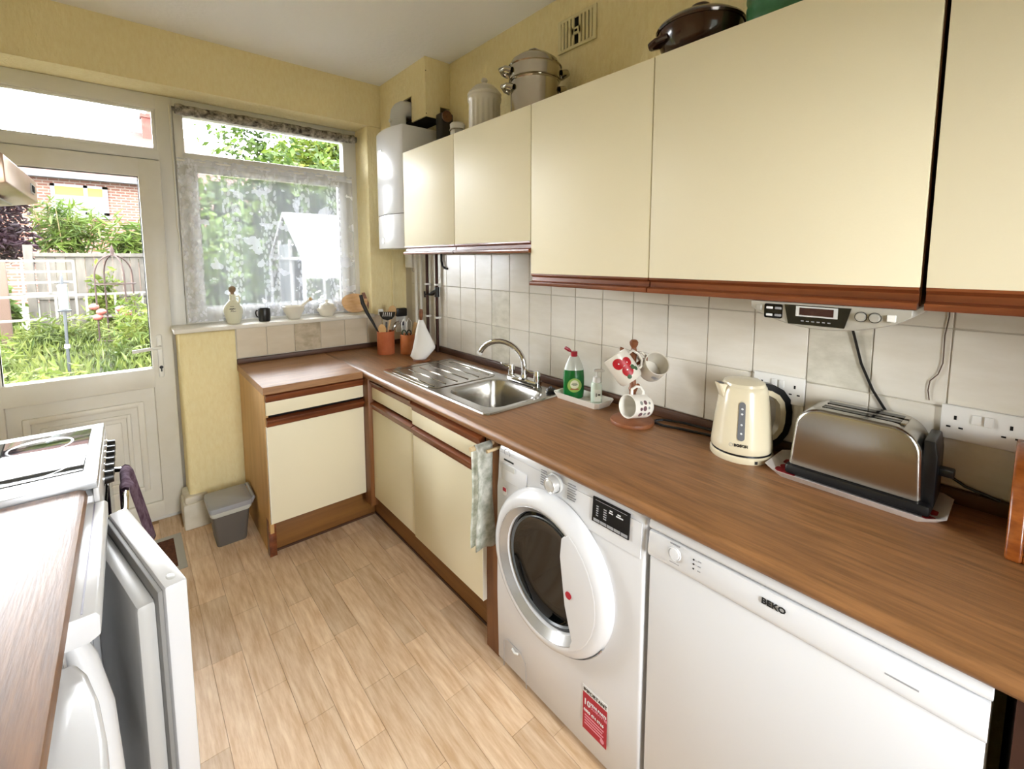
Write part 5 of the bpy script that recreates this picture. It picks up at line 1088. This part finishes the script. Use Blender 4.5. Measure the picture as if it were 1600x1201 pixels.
# trees and shrubs beyond
shrub('purple_tree', 'dark purple-leaved tree beyond the white trellis', 'tree', (-4.3, 11.0, GZ), [((-3.95, 10.7, 1.9), (.95, .6, .6)), ((-3.5, 10.7, 1.9), (.55, .5, .5)), ((-3.9, 10.7, 2.9), (.8, .6, .65)), ((-3.35, 10.8, 2.7), (.4, .4, .5))], 5600, .15, lm_purple, 21, .08, .35)
shrub('bamboo', 'bright green bamboo with drooping leaves behind the fence', 'bamboo', (-2.5, 11.3, GZ), [((-2.6, 11.3, 2.35), (.42, .4, .55)), ((-2.2, 11.2, 2.2), (.42, .4, .45)), ((-2.6, 11.2, 1.9), (.4, .4, .4))], 800, .32, lm_bam, 22, .05, .14, canes=9)
shrub('garden_bush', 'light green lance-leaved bush behind the fence by the brick house', 'bush', (-1.3, 11.0, GZ), [((-1.3, 11.0, 1.9), (.7, .4, .5)), ((-.7, 11.0, 2.05), (.6, .4, .6))], 1100, .34, lm_bam, 23, .05, .14)
shrub('hedge', 'tall dense green hedge seen through the lace curtain', 'hedge', (1.2, 8.0, GZ), [((.1, 8.2, 1.6), (1.1, .7, 2.0)), ((1.3, 8.3, 1.9), (1.2, .7, 2.1)), ((2.6, 8.6, 2.0), (1.3, .8, 2.1)), ((3.8, 8.8, 1.8), (1.2, .8, 2.0))], 16000, .20, lm_hedge, 24, .08, .55)
shrub('garden_bush', 'mid green broad-leaved shrub between the door and the greenhouse', 'bush', (-.5, 4.9, GZ), [((-.5, 4.9, .9), (.5, .45, .9)), ((-.25, 5.6, 1.3), (.5, .5, 1.0))], 2600, .15, lm_hedge, 25, .04, .5)
shrub('conifer', 'golden green conifer rising over the greenhouse', 'tree', (3.6, 10.8, GZ), [((2.2, 10.8, 3.7), (1.0, .9, 1.1)), ((3.1, 10.8, 4.1), (1.2, .9, 1.5)), ((4.3, 11.0, 4.4), (1.5, 1.0, 1.9)), ((5.6, 11.4, 4.2), (1.3, 1.0, 1.7))], 15000, .24, lm_con, 26, .12, .4)
shrub('small_tree', 'sparse slender tree against the sky beside the house roof', 'tree', (1.9, 13.0, GZ), [((1.6, 13.0, 5.2), (1.15, .7, 1.2)), ((2.3, 13.2, 4.6), (.8, .6, .8))], 900, .2, lm_hedge, 27, .06, .5)
# greenhouse: ridge runs away to the right
gh = T('greenhouse', (1.5, 5.2, GZ), 'white-framed garden greenhouse with pitched glass roof', 'greenhouse')
gx0, gx1, gy0, gy1, gyr, ze, zr = .44, 3.2, 4.05, 6.0, 5.0, 1.52, 2.24
wf = M('greenhouse_white', deep('E6E6E6', .10), .5); gl2 = M('greenhouse_polycarb', deep('DDE6EA', .09), .35, trans=.25)
def rod(p0, p1, r=.03, nm='glazing_bar'): B(MB().tube([p0, p1], r, 4), nm, wf, gh)
for xx in (gx0, 1.36, 2.28, gx1):
    rod((xx, gy0, GZ), (xx, gy0, ze)); rod((xx, gy0, ze), (xx, gyr, zr), .035); rod((xx, gyr, zr), (xx, gy1, ze), .03); rod((xx, gy1, GZ), (xx, gy1, ze))
rod((gx0, gyr, zr), (gx1, gyr, zr), .035, 'ridge'); rod((gx0, gy0, ze), (gx1, gy0, ze), .04, 'gutter'); rod((gx0, gy1, ze), (gx1, gy1, ze), .04, 'gutter'); rod((gx0, gy0, ze), (gx0, gy1, ze), .035); rod((gx0, 4.7, GZ), (gx0, 4.7, ze+.3)); rod((gx0, 5.35, GZ), (gx0, 5.35, ze+.3))
for k in range(3):
    xa, xb = gx0+.92*k+.03, gx0+.92*(k+1)-.03
    B(MB().prism([(gy0, ze), (gyr, zr), (gyr, zr+.008), (gy0, ze+.008)], 'x', xa, xb), 'roof_pane', gl2, gh)
    B(MB().box(xa, xb, gy0-.004, gy0+.004, .75, ze-.02), 'side_pane', GLASS, gh); B(MB().box(xa, xb, gy0-.01, gy0+.01, GZ, .72), 'lower_panel', wf, gh)
B(MB().prism([(gy0+.03, .75), (gyr-.35, .75), (gyr-.35, ze), (gy0+.03, ze)], 'x', gx0-.004, gx0+.004), 'gable_pane', GLASS, gh)
B(MB().prism([(4.72, GZ), (5.33, GZ), (5.33, 1.75), (4.72, 1.75)], 'x', gx0-.012, gx0+.004), 'greenhouse_door', gl2, gh)
# house across the garden
hs_ = T('brick_house', (-2, 24, GZ), 'red brick house with tiled hipped roof and chimney across the garden', 'house')
def brickmat():
    m = bpy.data.materials.new('far_brick'); m.use_nodes = True; nt = m.node_tree; N = nt.nodes; L = nt.links; b = N['Principled BSDF']
    tc = N.new('ShaderNodeNewGeometry'); sp_ = N.new('ShaderNodeSeparateXYZ'); cb = N.new('ShaderNodeCombineXYZ'); L.new(tc.outputs['Position'], sp_.inputs[0]); L.new(sp_.outputs[0], cb.inputs[0]); L.new(sp_.outputs[2], cb.inputs[1])
    br = N.new('ShaderNodeTexBrick'); br.inputs['Color1'].default_value = lin(deep('9A5A44', .2)); br.inputs['Color2'].default_value = lin(deep('B87A62', .2)); br.inputs['Mortar'].default_value = lin(deep('C9B9A8', .2)); br.inputs['Scale'].default_value = 1.0
    br.inputs['Brick Width'].default_value = .30; br.inputs['Row Height'].default_value = .11; br.inputs['Mortar Size'].default_value = .018
    L.new(cb.outputs[0], br.inputs['Vector']); L.new(br.outputs[0], b.inputs['Base Color']); b.inputs['Roughness'].default_value = .9; return m
bm_ = brickmat(); rt_m = M('far_roof_tiles', deep('8E4636', .11), 1, var=(2.0, deep('A86A54', .11)), stretch=(1, 4, 4), space='World')
HX0, HX1, HY, HE = -7.5, 3.6, 22.0, 4.75
B(MB().box(HX0, HX1, HY, HY+9, GZ, HE), 'brick_walls', bm_, hs_)
RX0, RX1, RYm, RZ = -1.4, 1.6, HY+4.5, 7.75
t = bmesh.new(); ov_ = .4
c4 = [t.verts.new(p) for p in ((HX0-ov_, HY-ov_, HE-.05), (HX1+ov_, HY-ov_, HE-.05), (HX1+ov_, HY+9+ov_, HE-.05), (HX0-ov_, HY+9+ov_, HE-.05))]; r2 = [t.verts.new((RX0, RYm, RZ)), t.verts.new((RX1, RYm, RZ))]
for f_ in ((c4[0], c4[1], r2[1], r2[0]), (c4[1], c4[2], r2[1]), (c4[2], c4[3], r2[0], r2[1]), (c4[3], c4[0], r2[0]), (c4[3], c4[2], c4[1], c4[0])): t.faces.new(f_)
m = MB(); m._merge(t); B(m, 'roof', rt_m, hs_)
B(MB().box(HX0-.4, HX1+.4, HY-.52, HY-.40, HE-.16, HE-.02), 'gutter', M('gutter_grey', deep('5A5E66'), .5), hs_)
ch = B(MB().box(-.50, -.02, RYm-.6, RYm, 6.6, 8.5).box(-.56, .04, RYm-.67, RYm+.07, 8.38, 8.55), 'chimney', M('chimney_brick', deep('A84A3A', .16), .95, var=(6, deep('B86A58', .16)), space='World'), hs_)
B(MB().cyl((-.2, RYm-.3, 8.5), (-.2, RYm-.3, 8.85), .11, .09, 12), 'chimney_pot', M('pot_clay', deep('8A5A46'), .8), ch)
wx0, wx1, wz0, wz1 = -3.55, -1.9, 3.25, 4.42
wf_ = B(MB().box(wx0, wx1, HY-.06, HY+.02, wz0, wz0+.12).box(wx0, wx1, HY-.06, HY+.02, wz1-.10, wz1).box(wx0, wx0+.12, HY-.06, HY+.02, wz0, wz1).box(wx1-.16, wx1, HY-.06, HY+.02, wz0, wz1).box(-2.62, -2.50, HY-.06, HY+.02, wz0, wz1), 'window_frame', wf, hs_)
for xa, xb in ((wx0+.12, -2.62), (-2.50, wx1-.16)):
    B(MB().box(xa, xb, HY-.03, HY+.0, wz0+.1, wz1-.1), 'pane', M('far_pane', deep('3A4248'), .1), wf_); B(MB().box(xa, xb, HY-.04, HY-.03, wz1-.42, wz1-.1), 'yellow_blind', M('yellow_blind', deep('C9B02E'), .7), wf_)
B(MB().box(wx0-.1, wx1+.1, HY-.12, HY, wz0-.12, wz0), 'sill', wf, wf_)
